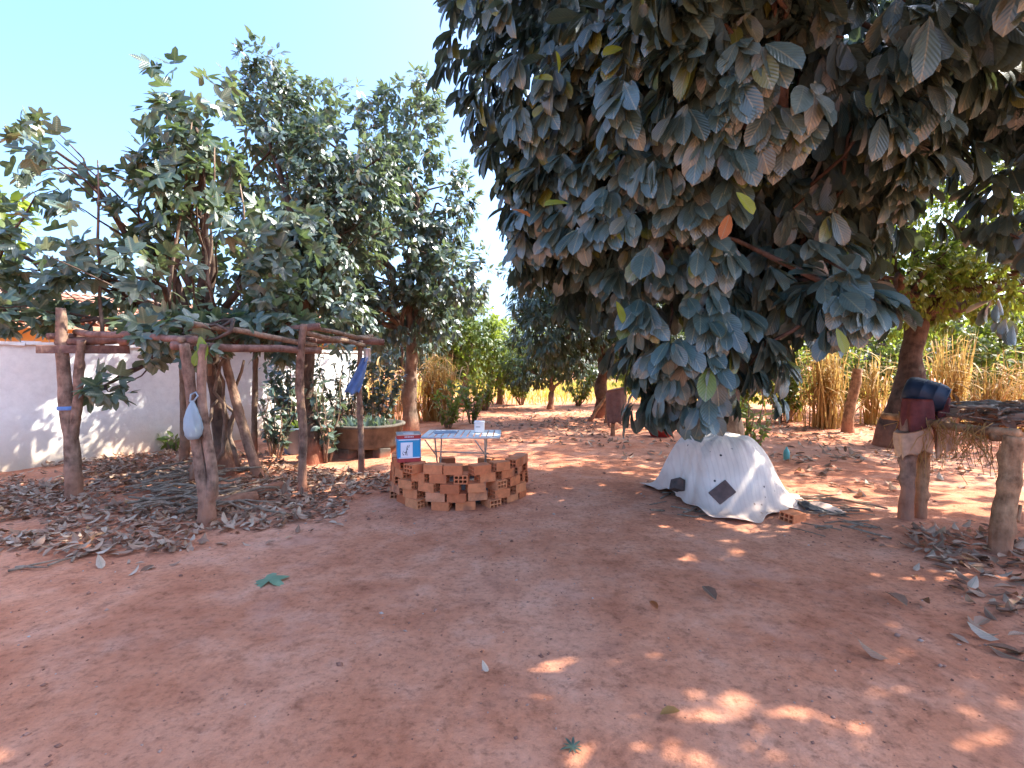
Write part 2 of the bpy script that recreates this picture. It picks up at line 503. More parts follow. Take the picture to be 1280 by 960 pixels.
# tarp: white woven plastic, faint seams, scattered holes and soil on the hem
m, t, n, l, b = new_mat('white_woven_tarp')
pos = N(t, 'ShaderNodeNewGeometry').outputs['Position']
c = ramp(t, noise(t, pos, 3.5, 5), [(0.3, (0.70, 0.60, 0.49)), (0.65, (0.84, 0.745, 0.63))])
w = N(t, 'ShaderNodeTexWave'); w.inputs['Scale'].default_value = 7; w.inputs['Distortion'].default_value = 2.2; w.inputs['Detail'].default_value = 3; l.new(pos, w.inputs[0])
c = mixc(t, 0.22, c, ramp(t, w.outputs['Fac'], [(0.05, (0.65, 0.6, 0.6)), (0.3, (1, 1, 1))]), 'MULTIPLY')
v = N(t, 'ShaderNodeTexVoronoi'); v.inputs['Scale'].default_value = 10; v.inputs['Randomness'].default_value = 1; l.new(pos, v.inputs['Vector'])
hole = ramp(t, v.outputs['Distance'], [(0.10, (1, 1, 1)), (0.14, (0, 0, 0))])
sel = ramp(t, noise(t, pos, 2.3, 2), [(0.56, (0, 0, 0)), (0.60, (1, 1, 1))])
c = mixc(t, mixc(t, 1.0, hole, sel, 'MULTIPLY'), c, (0.03, 0.025, 0.025))
sx = N(t, 'ShaderNodeSeparateXYZ'); l.new(pos, sx.inputs[0])
ma = N(t, 'ShaderNodeMath', operation='MULTIPLY_ADD'); l.new(noise(t, pos, 7, 4), ma.inputs[0]); ma.inputs[1].default_value = -0.22; l.new(sx.outputs[2], ma.inputs[2])
mr = N(t, 'ShaderNodeMapRange'); l.new(ma.outputs[0], mr.inputs[0]); mr.inputs[1].default_value = -0.1; mr.inputs[2].default_value = 0.2; mr.inputs[3].default_value = 0.75; mr.inputs[4].default_value = 0
c = mixc(t, mr.outputs[0], c, (0.48, 0.27, 0.18))
l.new(c, b.inputs['Base Color']); b.inputs['Roughness'].default_value = 0.6
bump(t, noise(t, pos, 14, 5), 0.35, 0.012, b)
M['tarp'] = m

# ------------------------------------------------------------------ ground
def axis(lo, hi, step, far, grow=1.25):
    a = list(np.arange(lo, hi + 1e-6, step))
    s = step; x = a[-1]
    while x < far:
        s *= grow; x += s; a.append(x)
    s = step; x = a[0]; pre = []
    while x > -far:
        s *= grow; x -= s; pre.append(x)
    return np.array(pre[::-1] + a)


xs = axis(-8.5, 7.5, 0.07, 420); ys = axis(-1.0, 13, 0.07, 420)
XX, YY = np.meshgrid(xs, ys)
ZZ = ground_h(XX, YY)
V = np.stack([XX.ravel(), YY.ravel(), ZZ.ravel()], 1)
ny, nx = XX.shape
i0 = (np.arange(ny - 1)[:, None] * nx + np.arange(nx - 1)[None, :]).ravel()
T = np.concatenate([np.stack([i0, i0 + 1, i0 + nx + 1], 1), np.stack([i0, i0 + nx + 1, i0 + nx], 1)])
g_o = link('ground', tri_mesh('ground', V, T, M['soil'], smooth=True))
tag(g_o, kind='structure')

# ------------------------------------------------------------------ leaf templates (x width, y axis, z normal), all triangles
def ovate(wid=0.40, droop=0.16, fold=0.10, rows=((.2, .72), (.5, 1.0), (.8, .62))):
    V = [(0, 0, 0)]
    for (tt, w) in rows:
        z = -droop * tt * tt
        hw = wid / 2 * w
        V += [(-hw, tt, z + fold * hw * 2), (0, tt, z), (hw, tt, z + fold * hw * 2)]
    V.append((0, 1, -droop * 1.1))
    T = [(0, 2, 1), (0, 3, 2)]
    for r in range(len(rows) - 1):
        a = 1 + 3 * r
        for k in (0, 1):
            T += [(a + k, a + k + 1, a + k + 4), (a + k, a + k + 4, a + k + 3)]
    a = 1 + 3 * (len(rows) - 1); e = len(V) - 1
    T += [(a, a + 1, e), (a + 1, a + 2, e)]
    return np.array(V, float), np.array(T)


def small_leaf(wid=0.36):
    V = [(0, 0, 0), (-wid / 2, .35, .04), (wid / 2, .35, .04), (-wid * .36, .72, -.03), (wid * .36, .72, -.03), (0, 1, -.12)]
    T = [(0, 2, 1), (1, 2, 4), (1, 4, 3), (3, 4, 5)]
    return np.array(V, float), np.array(T)


def lobed(n=5, depth=0.45):
    V = [(0, 0.12, 0)]
    for k in range(n):
        a = math.pi / 2 + (k - (n - 1) / 2) * R(58)
        L = 0.82 - 0.12 * abs(k - (n - 1) / 2)
        for da, rr in ((-27, 0.50), (-13, 0.80), (0, 1.0), (13, 0.80)):
            aa = a + R(da)
            V.append((math.cos(aa) * L * rr, 0.12 + math.sin(aa) * L * rr, -0.16 * rr * rr))
    aa = a + R(26)
    V.append((math.cos(aa) * L * .5, 0.12 + math.sin(aa) * L * .5, -0.04))
    T = [(0, i, i + 1) for i in range(1, len(V) - 1)]
    return np.array(V, float), np.array(T)


def blade(w=0.02, n=3, bend=0.35):
    V, T = [], []
    for i in range(n + 1):
        s = i / n
        ww = w * (1 - s) ** 0.6 / 2 if i < n else 0.0
        V += [(-ww, s, -bend * s * s), (ww, s, -bend * s * s)]
        if i < n: T += [(2 * i, 2 * i + 1, 2 * i + 3), (2 * i, 2 * i + 3, 2 * i + 2)]
    return np.array(V, float), np.array(T)


LF_BIG = ovate(0.46, 0.2, 0.14, ((.14, .42), (.42, .86), (.70, 1.0), (.90, .68)))
LF_BROAD = ovate(0.52, 0.14, 0.1)
LF_SLIM = ovate(0.24, 0.22, 0.12)
LF_SMALL = small_leaf(0.40)
LF_NARROW = small_leaf(0.24)
LF_LOBED = lobed(3)
LF_DRY = ovate(0.44, 0.05, 0.30)
LF_DRY2 = ovate(0.5, -0.3, -0.25)


def unit(a):
    return a / np.maximum(np.linalg.norm(a, axis=-1, keepdims=True), 1e-9)


def frames(axis_, nrm):
    """rows of 3x3: columns x(width), y(axis), z(normal)"""
    y = unit(axis_)
    x = unit(np.cross(y, nrm))
    z = np.cross(x, y)
    return np.stack([x, y, z], -1)            # (n,3,3)


def scatter(tmpl, P, axis_, nrm, size, wscale=None):
    V0, T0 = tmpl
    F = frames(axis_, nrm)
    L = V0[None] * np.asarray(size)[:, None, None]
    if wscale is not None: L = L * np.stack([wscale, np.ones_like(wscale), np.ones_like(wscale)], -1)[:, None, :]
    W = np.einsum('nij,nkj->nki', F, L) + P[:, None, :]
    n, k = W.shape[:2]
    T = T0[None] + (np.arange(n) * k)[:, None, None]
    return W.reshape(-1, 3), T.reshape(-1, 3)


def rdir(n, r=rng):
    return unit(r.normal(size=(n, 3)))


def shell(lobes, n, inner=0.5, gap=(1.6, -0.35), seed=0.0):
    """sprig points through a union of ellipsoid lobes, denser outside, with holes"""
    C = np.array([l_[0] for l_ in lobes], float); Rr = np.array([l_[1] for l_ in lobes], float)
    wgt = np.array([(a[0] * a[1] + a[1] * a[2] + a[0] * a[2]) for a in Rr]); wgt /= wgt.sum()
    out_p, out_n = [], []
    got = 0
    while got < n:
        k = 4000
        li = rng.choice(len(lobes), k, p=wgt)
        d = rdir(k)
        u = inner + (1.06 - inner) * rng.uniform(size=k) ** 0.6
        bulge = 1 + 0.16 * wob(d * 2.2 + li[:, None] * 3.1, 1.3, seed + 5)
        p = C[li] + Rr[li] * d * (u * bulge)[:, None]
        q = np.linalg.norm((p[:, None, :] - C[None]) / Rr[None], axis=2)
        keep = q.min(1) > inner * 0.85
        keep &= wob(p, gap[0], seed) > gap[1]
        keep &= p[:, 2] > 0.25
        nn = unit(d / Rr[li])
        out_p.append(p[keep]); out_n.append(nn[keep]); got += keep.sum()
    return np.concatenate(out_p)[:n], np.concatenate(out_n)[:n]


def sprig_leaves(p, nn, k, droop, spread, size, face=None):
    """k leaves round each sprig tip"""
    n = len(p)
    P = np.repeat(p, k, 0) + rng.normal(size=(n * k, 3)) * 0.02
    base = np.repeat(nn, k, 0)
    ax = base * 0.55 + rdir(n * k) * spread + np.array([0, 0, -1.0]) * droop
    ax = unit(ax)
    P = P + ax * 0.025
    nr = base * np.array([1, 1, .25]) * 0.9 + rdir(n * k) * 0.38 + np.array([0, 0, 0.6])
    s = rng.uniform(size[0], size[1], n * k)
    return P, ax, nr, s


def limb_path(a, b_, sag=0.2, n=6, wig=0.06):
    a, b_ = Vector(a), Vector(b_)
    L = (b_ - a).length
    pts = []
    for i in range(n + 1):
        s = i / n
        p = a.lerp(b_, s)
        p.z += sag * L * (s * (1 - s))
        if 0 < i < n: p += Vector([random.uniform(-wig, wig) * L for _ in range(3)])
        pts.append(p)
    return pts


def trunk_path(base, top, n=7, wig=0.016):
    base, top = Vector(base), Vector(top)
    L = (top - base).length
    return [base.lerp(top, i / n) + (Vector((random.uniform(-wig, wig) * L, random.uniform(-wig, wig) * L, 0)) if 0 < i < n else Vector((0, 0, -0.08 if i == 0 else 0))) for i in range(n + 1)]


def tree(name, label, base, fork, r0, lobes, nsprig, k, tmpl, size, lmat, bmat, cat='tree', droop=0.5, spread=0.6,
         inner=0.5, gap=(1.6, -0.35), seed=0.0, group=None, twigs=2, named_leaves=0, crown_name='crown', extra=None):
    root = empty(name, base, label, cat, group)
    path = trunk_path(base, fork)
    n = len(path)
    rad = [r0 * (1.45 if i == 0 else 1.12 if i == 1 else 1.0 - 0.38 * i / n) for i in range(n)]
    MB().log(path, rad, 14, .07, .08, 4).build('trunk', bmat, root, smooth=True)
    P, Nn = shell(lobes, nsprig, inner, gap, seed)
    for c, rr in lobes:
        e = Vector(c)
        pts = limb_path(path[-1], e, 0.25, 6, 0.05)
        mb = MB().tube(pts, [r0 * 0.55 * (1 - 0.75 * i / 6) for i in range(7)], 7, rough=0.06)
        for j in range(twigs * 3):
            s0 = pts[random.randint(2, 6)]
            cand = P[rng.integers(0, len(P), 24)]
            dd = np.linalg.norm(cand - np.array(e), axis=1)
            tgt = Vector(cand[dd.argmin()] if j % 2 else cand[np.abs(dd - max(rr)).argmin()])
            mb.tube(limb_path(s0, tgt, 0.15, 4, 0.06), [r0 * .16, r0 * .13, r0 * .10, r0 * .07, r0 * .04], 5)
        mb.build('limb', bmat, root, smooth=True)
    LP, ax, nr, s = sprig_leaves(P, Nn, k, droop, spread, size)
    if extra is not None:
        LP, ax, nr, s = [np.concatenate([a, b2]) for a, b2 in zip((LP, ax, nr, s), extra)]
    keep = np.ones(len(LP), bool)
    if named_leaves:
        px, py, dp = project(LP)
        vis = (dp > 0.3) & (px > -10) & (px < 1290) & (py > -10) & (py < 970)
        sc = np.where(vis, s / np.maximum(dp, .3), 0) * rng.uniform(0.75, 1.0, len(s))
        top = np.argsort(-sc)[:named_leaves]
        keep[top] = False
        V0, T0 = tmpl
        me = tri_mesh('leaf', V0, T0, lmat, smooth=True, tmpl=tmpl)
        F = frames(ax[top], nr[top])
        bl = np.array(base)
        for i, ti in enumerate(top):
            o = bpy.data.objects.new('leaf', me)
            COL.objects.link(o)
            o.parent = root
            mt = Matrix([[*(F[i][r_] * s[ti]), LP[ti][r_] - bl[r_]] for r_ in range(3)] + [[0, 0, 0, 1]])
            o.matrix_local = mt
    V_, T_ = scatter(tmpl, LP[keep], ax[keep], nr[keep], s[keep])
    cr = link(crown_name, tri_mesh(crown_name, V_, T_, lmat, smooth=(len(tmpl[0]) > 8), tmpl=tmpl), root)
    cr['kind'] = 'stuff'
    return root


# ------------------------------------------------------------------ limewashed wall and house behind it
wa, wb = Vector((-8.7, 3.61, 0)), Vector((-3.64, 12.12, 0))
wd = (wb - wa).normalized(); wn = Vector((wd.y, -wd.x, 0)); wl = (wb - wa).length
WALL = empty('garden_wall', wa, 'long white limewashed wall with soil-splashed foot behind the pergola', 'wall')
mb = MB()
ns = 60
for k_, (o0, z0, z1) in enumerate(((0.0, -0.1, 1.70),)):
    Vv, Ff = [], []
    for i in range(ns + 1):
        p = wa + wd * (wl * i / ns)
        zt = z1 + 0.012 * math.sin(i * 0.9) + random.uniform(-.006, .006)
        a = p + wn * 0.07; c_ = p - wn * 0.07
        Vv += [(a.x, a.y, z0), (a.x, a.y, zt), (c_.x, c_.y, zt), (c_.x, c_.y, z0)]
    for i in range(ns):
        for j in range(3):
            Ff.append((i * 4 + j, (i + 1) * 4 + j, (i + 1) * 4 + j + 1, i * 4 + j + 1))
    Ff += [(0, 1, 2, 3), (ns * 4 + 3, ns * 4 + 2, ns * 4 + 1, ns * 4)]
    mb.add(Vv, Ff)
mb.build('wall_face', M['wall'], WALL)
cop = MB()
for i in range(ns):
    p = wa + wd * (wl * (i + .5) / ns)
    cop.box((p.x, p.y, 1.735 + random.uniform(-.008, .008)), (0.19, wl / ns - 0.001, 0.05), Matrix.Rotation(math.atan2(-wd.x, wd.y), 3, 'Z'), jit=0.006)
cop.build('coping', M['wall'], WALL)

ha = Vector((-13.6, 3.6, 0)); hd = wd; hn = wn
HOUSE = empty('house', ha, 'ochre house with low clay tiled roof beyond the white wall', 'house')
HL, HW, EV, RI = 17.0, 6.0, 2.40, 3.25


def hp(a, b_, z):
    return ha + hd * a - hn * b_ + Vector((0, 0, z))


mb = MB()
mb.add([hp(0, 0, -.1), hp(HL, 0, -.1), hp(HL, 0, EV), hp(0, 0, EV), hp(0, HW, -.1), hp(HL, HW, -.1), hp(HL, HW, EV), hp(0, HW, EV), hp(0, HW / 2, RI - .08), hp(HL, HW / 2, RI - .08)],
       [(0, 1, 2, 3), (5, 4, 7, 6), (4, 0, 3, 8, 7), (1, 5, 6, 9, 2)])
mb.build('wall', M['house_wall'], HOUSE)
roofp = link('roof', bpy.data.meshes.new('roof'), HOUSE)
mb = MB()
for (s0, s1) in ((-0.5, HW / 2), (HW + 0.5, HW / 2)):
    e_z = EV - 0.5 * (RI - EV) / (HW / 2)
    mb.add([hp(-.4, s0, e_z - .02), hp(HL + .4, s0, e_z - .02), hp(HL + .4, s1, RI - .02), hp(-.4, s1, RI - .02),
            hp(-.4, s0, e_z - .10), hp(HL + .4, s0, e_z - .10), hp(HL + .4, s1, RI - .10), hp(-.4, s1, RI - .10)],
           [(0, 1, 2, 3), (7, 6, 5, 4), (0, 4, 5, 1), (0, 3, 7, 4), (1, 5, 6, 2)])
roofp.data = mb.build('roof_deck', M['roof']).data
bpy.data.objects.remove(bpy.data.objects['roof_deck'])
# half-round clay tiles, each its own shell, on the slope that shows
slope = Vector((0, 0, 0)) + (hp(0, HW / 2, RI) - hp(0, -.5, EV - 0.5 * (RI - EV) / (HW / 2)))
sl = slope.length; sdir = slope.normalized(); snor = hd.cross(sdir).normalized()
if snor.z < 0: snor = -snor
e0 = hp(-.4, -.5, EV - 0.5 * (RI - EV) / (HW / 2))
TV, TF = [], []
rows, cols = 9, int((HL + .8) / 0.2)
for r_ in range(rows):
    for c_ in range(cols):
        o0 = e0 + hd * (0.1 + c_ * 0.2) + sdir * (r_ * sl / rows) + snor * 0.005
        b0 = len(TV)
        for e_, up in ((0, 0.03), (sl / rows + 0.05, 0.0)):
            for j in range(6):
                a = math.pi * j / 5
                TV.append(o0 + sdir * e_ + hd * (math.cos(a) * (0.095 - 0.01 * (e_ > 0))) + snor * (math.sin(a) * 0.06 + up))
        TF += [(b0 + j, b0 + j + 1, b0 + j + 7, b0 + j + 6) for j in range(5)]
mb = MB().add(TV, TF)
rt = mb.build('roof_tiles', M['roof'], None)
rt.parent = roofp; rt.location = (0, 0, 0)
rt['kind'] = 'stuff'

# ------------------------------------------------------------------ background trees
tree('mango_tree', 'dark dense mango tree with low skirt beyond the tarp heap', G(752, 522), (2.35, 12.8, 1.7), 0.17,
     [((2.2, 12.6, 3.6), (2.2, 2.0, 2.0)), ((1.2, 12.2, 2.4), (1.2, 1.2, 1.1)), ((3.4, 12.4, 2.5), (1.4, 1.4, 1.2)), ((2.3, 12.8, 5.2), (1.4, 1.4, 1.2)), ((1.0, 12.0, 3.4), (1.15, 1.1, 1.3)), ((0.9, 11.8, 2.2), (0.9, 0.9, 0.75))],
     2700, 8, LF_NARROW, (0.16, 0.24), M['dark_leaf'], M['bark_dark'], droop=0.7, inner=0.45, gap=(1.5, -0.6), seed=1)
b_ = G(688, 511)
tree('mango_tree', 'small round mango tree with short forked trunk at the far edge of the yard', b_, (b_.x + .05, b_.y, 0.55), 0.10,
     [((b_.x - .1, b_.y, 1.75), (1.35, 1.1, 0.95)), ((b_.x + .3, b_.y, 2.2), (0.8, 0.8, 0.7)), ((b_.x - .8, b_.y, 1.3), (0.8, 0.7, 0.6)), ((b_.x + .9, b_.y, 1.3), (0.7, 0.7, 0.6))],
     700, 8, LF_NARROW, (0.15, 0.22), M['dark_leaf'], M['bark'], droop=0.7, inner=0.4, gap=(2, -0.6), seed=2)
b_ = PT(625, 506, 18.0); b_.z = 0
tree('round_tree', 'pale green round tree between the tall lime tree and the small mango', b_, (b_.x, b_.y, 0.8), 0.12,
     [((b_.x, b_.y, 1.9), (1.5, 1.2, 1.2)), ((b_.x - .6, b_.y, 2.4), (0.9, 0.9, 0.8)), ((b_.x + .5, b_.y, 1.3), (1.1, 1.0, 0.8))],
     700, 8, LF_SMALL, (0.12, 0.18), M['fresh_leaf'], M['bark'], inner=0.4, gap=(2, -0.6), seed=3)
b_ = PT(580, 510, 16.5); b_.z = 0
tree('lime_tree', 'tall sunlit yellow-green tree behind the brick ring', b_, (b_.x + .1, b_.y, 1.3), 0.13,
     [((b_.x - .2, b_.y, 2.9), (1.2, 1.1, 1.1)), ((b_.x + .3, b_.y, 2.2), (1.3, 1.1, 1.0)), ((b_.x - .3, b_.y, 3.5), (0.8, 0.8, 0.7)), ((b_.x - .9, b_.y, 2.1), (0.9, 0.8, 0.9))],
     850, 8, LF_SMALL, (0.14, 0.20), M['fresh_leaf'], M['bark'], inner=0.35, gap=(2, -0.4), seed=4)
b_ = PT(505, 520, 15.0); b_.z = 0
tree('background_tree', 'leafy tree standing right behind the broad glossy tree trunk', b_, (b_.x, b_.y, 1.0), 0.12,
     [((b_.x, b_.y, 2.3), (1.4, 1.1, 1.2)), ((b_.x - 1.2, b_.y + .3, 1.9), (1.2, 1.0, 1.1))],
     700, 8, LF_SMALL, (0.13, 0.20), M['mid_leaf'], M['bark'], inner=0.4, gap=(2, -0.5), seed=5)

far = []
for i, (x, y, h_, w_) in enumerate(((-14, 34, 5.5, 4), (-6, 38, 4.2, 4.2), (1.5, 42, 3.0, 4.5), (8, 36, 4.2, 4.5), (14, 30, 5, 4), (20, 26, 6, 4.5), (-3, 30, 2.6, 2.5), (26, 22, 6, 4.5))):
    tree('background_tree', ['broad distant tree behind the house roof', 'distant tree seen between the pergola and the broad glossy tree', 'low distant tree on the skyline at the far end of the yard', 'distant tree behind the dark mango', 'distant tree behind the dry stalks', 'tall distant tree beyond the cane clumps', 'low distant bush past the pale round tree', 'distant tree behind the stick rack'][i],
         (x, y, 0), (x, y, h_ * .35), 0.22, [((x, y, h_ * .6), (w_ * .7, w_ * .6, h_ * .42)), ((x - w_ * .4, y, h_ * .45), (w_ * .5, w_ * .5, h_ * .35)), ((x + w_ * .4, y, h_ * .5), (w_ * .5, w_ * .5, h_ * .35))],
         500, 8, LF_SMALL, (0.30, 0.45), M['mid_leaf' if i % 2 else 'fresh_leaf'], M['bark'], inner=0.4, gap=(.8, -0.7), seed=20 + i, group='trees on the far side of the field', twigs=1)

# ------------------------------------------------------------------ right-hand trees
b_ = G(1116, 556)
tree('shade_tree', 'small-leaved shade tree with dark leaning trunk behind the blue drum', b_, (b_.x + .55, b_.y + .2, 2.3), 0.23,
     [((6.3, 9.3, 4.5), (2.6, 2.4, 1.7)), ((8.6, 8.6, 4.3), (2.2, 2.2, 1.5)), ((6.0, 8.8, 3.2), (1.6, 1.3, 0.7)), ((7.3, 9.6, 6.2), (2.6, 2.4, 1.4)), ((4.6, 10.2, 4.6), (1.5, 1.6, 1.5)), ((8.0, 7.6, 3.0), (1.3, 1.0, 0.6)), ((5.2, 10.6, 2.9), (1.5, 1.0, 0.9)), ((8.3, 10.2, 2.9), (1.6, 1.0, 0.9)), ((6.8, 10.8, 3.0), (1.4, 0.9, 0.9)), ((10.2, 9.6, 3.2), (1.6, 1.2, 1.1)), ((6.4, 8.3, 2.95), (1.6, 0.9, 0.75)), ((7.9, 8.6, 2.75), (1.2, 0.8, 0.65)), ((5.0, 9.0, 2.8), (1.2, 0.9, 0.75)), ((9.6, 8.2, 3.0), (1.2, 0.9, 0.9))],
     4700, 9, LF_SMALL, (0.09, 0.14), M['fresh_leaf'], M['bark_dark'], inner=0.35, gap=(1.9, -0.2), seed=6, twigs=2)
b_ = Vector((8.4, 4.6, 0))  # trunk off frame; its out-of-view lobes are added to shade the near ground
tree('shade_tree', 'broad-leaved tree beside the stick rack whose boughs reach over it', b_, (8.2, 4.7, 2.4), 0.24,
     [((7.6, 4.4, 4.9), (2.7, 2.2, 1.7)), ((6.2, 3.3, 4.4), (1.8, 1.7, 1.1)), ((6.6, 1.9, 4.9), (2.0, 1.4, 1.1)), ((5.0, 4.6, 2.0), (0.40, 0.45, 0.75)), ((4.45, 4.2, 2.95), (0.55, 0.5, 0.55)), ((4.2, 3.6, 3.4), (0.6, 0.5, 0.5)), ((5.6, 4.9, 2.9), (0.7, 0.6, 0.6))],
     1450, 8, LF_BIG, (0.16, 0.25), M['big_leaf'], M['bark_dark'], droop=0.75, inner=0.35, gap=(1.7, -0.55), seed=7)

for (x, y, h_, w_, sd, lab) in ((8.6, 15.5, 4.6, 3.0, 51, 'thick leafy tree closing the view behind the orange-tan cane'), (12.8, 14.2, 5.0, 3.2, 52, 'thick leafy tree behind the pale cane clump'), (5.6, 17.5, 4.4, 2.8, 53, 'thick leafy tree between the dark mango and the cane'), (16.5, 13.0, 5.2, 3.2, 54, 'thick leafy tree beyond the stick rack')):
    tree('background_tree', lab, (x, y, 0), (x, y, 1.2), 0.16, [((x, y, h_ * .62), (w_ * .62, w_ * .5, h_ * .36)), ((x - w_ * .4, y - .3, h_ * .34), (w_ * .5, w_ * .4, h_ * .3)), ((x + w_ * .4, y - .3, h_ * .36), (w_ * .5, w_ * .4, h_ * .32))],
         800, 8, LF_SMALL, (0.15, 0.24), M['fresh_leaf'], M['bark'], inner=0.3, gap=(1.6, -0.45), seed=sd, group='leafy trees behind the dry cane', twigs=2)

# ------------------------------------------------------------------ left: two glossy trees
b_ = Vector((-2.06, 9.9, 0))
tree('broad_tree', 'tall glossy-leaved tree with straight grey trunk behind the paint can', b_, (-2.0, 9.9, 1.9), 0.15,
     [((-2.6, 9.8, 4.0), (1.6, 1.4, 1.4)), ((-2.0, 9.8, 5.7), (0.75, 0.8, 1.35)), ((-1.25, 9.7, 3.1), (1.05, 1.0, 0.75)), ((-3.2, 9.6, 5.4), (0.8, 0.8, 1.2)), ((-3.4, 9.5, 2.9), (1.0, 0.9, 0.8)), ((-1.5, 9.9, 4.6), (.8, .8, .9)), ((-2.3, 9.5, 2.4), (1.5, 0.9, 0.6)), ((-3.9, 9.6, 3.9), (0.9, 0.8, 1.0))],
     2200, 8, LF_SMALL, (0.13, 0.20), M['mid_leaf'], M['bark'], droop=0.45, inner=0.4, gap=(2.2, -0.3), seed=8, twigs=3)
b_ = G(391, 578)
tree('broad_tree', 'tall spired tree with dark trunk rising through the back of the pergola', b_, (b_.x - .1, b_.y, 2.2), 0.13,
     [((-3.35, 7.7, 3.9), (0.95, 0.9, 1.2)), ((-3.75, 7.7, 5.1), (0.6, 0.6, 1.15)), ((-2.9, 7.7, 4.9), (0.5, 0.5, 0.95)), ((-2.7, 7.6, 3.2), (0.8, 0.8, 0.8)), ((-3.6, 7.5, 2.7), (0.75, 0.7, 0.6)), ((-2.3, 7.8, 4.3), (0.5, 0.5, 0.7)), ((-3.0, 7.4, 2.3), (1.0, 0.6, 0.45))],
     1500, 8, LF_SMALL, (0.11, 0.17), M['mid_leaf'], M['bark_dark'], droop=0.45, inner=0.38, gap=(2.6, -0.28), seed=9, twigs=3)
b_ = Vector((-8.4, 7.4, 0))
tree('background_tree', 'sunlit tree over the garden wall beside the house', (-9.2, 7.9, 0), (-9.2, 7.9, 2.4), 0.14,
     [((-8.6, 7.6, 3.6), (1.0, 0.9, 0.8)), ((-9.6, 7.6, 3.3), (1.1, 1.0, 0.9))],
     330, 8, LF_BROAD, (0.14, 0.22), M['fresh_leaf'], M['bark'], inner=0.35, gap=(1.8, -0.3), seed=10)

# ------------------------------------------------------------------ the big broad-leaved tree over the yard
lobesA = [((2.35, 5.7, 4.9), (2.65, 2.4, 2.7)), ((1.15, 4.75, 4.5), (1.65, 1.5, 1.75)), ((1.55, 4.35, 2.06), (0.78, 0.62, 1.12)), ((1.9, 4.0, 3.7), (1.5, 1.1, 1.15)),
          ((1.4, 4.7, 3.1), (1.2, 1.1, 1.2)), ((3.7, 3.6, 4.55), (1.8, 1.35, 1.15)), ((2.2, 2.6, 4.3), (1.9, 1.2, 0.95)), ((0.6, 5.0, 3.0), (0.75, 0.8, 0.8)), ((2.45, 3.7, 1.98), (0.26, 0.22, 0.22)), ((1.25, 2.7, 4.8), (1.45, 1.2, 0.85)), ((2.2, 3.1, 5.5), (1.7, 1.3, 0.8)), ((0.95, 4.9, 2.45), (0.65, 0.6, 0.55)), ((2.35, 4.5, 2.45), (0.6, 0.55, 0.75)), ((3.0, 4.6, 3.4), (0.9, 0.8, 0.8)), ((1.75, 3.35, 3.35), (0.75, 0.5, 0.6)), ((2.5, 3.5, 3.7), (0.8, 0.5, 0.6))]  # includes unseen lobes above the camera, added to cover sun patches on the foreground
bigb = (2.62, 6.1, 0)
tree('broadleaf_tree', 'huge tree with broad drooping dark leaves hanging over the tarp heap', bigb, (2.7, 6.0, 2.6), 0.17,
     lobesA, 4700, 8, LF_BIG, (0.15, 0.30), M['big_leaf'], M['bark_dark'], droop=0.75, spread=0.55, inner=0.5, gap=(2.1, -0.16), seed=12, named_leaves=300, twigs=3)
BIG = bpy.data.objects['broadleaf_tree']
for (px, py, dp, sz, mk, dx, dz) in ((765, 125, 3.3, .22, 'leaf_young', .5, -.2), (778, 60, 3.3, .22, 'leaf_young', -.5, -.25), (665, 98, 3.6, .2, 'leaf_young', .6, -.1), (800, 30, 3.3, .22, 'leaf_young', .1, .6),
                                  (712, 255, 3.6, .2, 'leaf_young', -.7, 0), (698, 92, 3.5, .14, 'leaf_young', 0, .6),
                                  (912, 268, 3.0, .2, 'leaf_orange', -.35, -.8), (640, 262, 3.7, .18, 'leaf_orange', .6, -.2), 
                                  (770, 376, 3.9, .2, 'leaf_young', .3, -.8), (1045, 410, 3.3, .2, 'leaf_young', .2, -.8), (920, 240, 2.9, .2, 'leaf_young', .4, -.6)):
    V0, T0 = LF_BIG
    o = bpy.data.objects.new('leaf', tri_mesh('leaf', V0, T0, M[mk], smooth=True, tmpl=LF_BIG)); COL.objects.link(o); o.parent = BIG
    p = PT(px, py, dp) - Vector(bigb)
    axv = np.array([[dx, -0.35, dz]]); nv = np.array([[random.uniform(-.7, .7), -0.7, random.uniform(.2, .9)]]); sz *= random.uniform(.75, 1)
    F = frames(axv, nv)[0]
    o.matrix_local = Matrix([[*(F[r_] * sz), p[r_]] for r_ in range(3)] + [[0, 0, 0, 1]])
    o['label'] = 'lime green young leaf' if mk == 'leaf_young' else 'orange withering leaf'

# ------------------------------------------------------------------ dry cane clumps, shrubs, weeds
def stalks(base, n, h, spread, lean, w, mat_, leafy=0.6, seed=0):
    """upright stems with hanging strap leaves; returns verts, tris"""
    P = np.array(base)[None] + np.stack([rng.normal(size=n) * spread, rng.normal(size=n) * spread * .7, np.zeros(n)], 1)
    P[:, 2] = -0.02
    ax = np.stack([rng.normal(size=n) * lean, rng.normal(size=n) * lean, np.ones(n)], 1)
    hh = rng.uniform(h * .6, h, n)
    V1, T1 = scatter(blade(0.018 * w, 4, 0.10), P, ax, rdir(n), hh, wscale=1 / np.maximum(hh, .3) * 1.6)
    k = int(n * leafy * 3)
    idx = rng.integers(0, n, k)
    s = rng.uniform(.25, .95, k)
    P2 = P[idx] + unit(ax[idx]) * (hh[idx] * s)[:, None]
    a2 = rdir(k) * np.array([1, 1, .4]) + np.array([0, 0, 0.35])
    V2, T2 = scatter(blade(0.06 * w, 4, 0.75), P2, a2, np.tile([0, 0, 1.0], (k, 1)) + rdir(k) * .3, rng.uniform(.25, .6, k) * min(1, h / 1.6))
    return np.concatenate([V1, V2]), np.concatenate([T1, T2 + len(V1)])


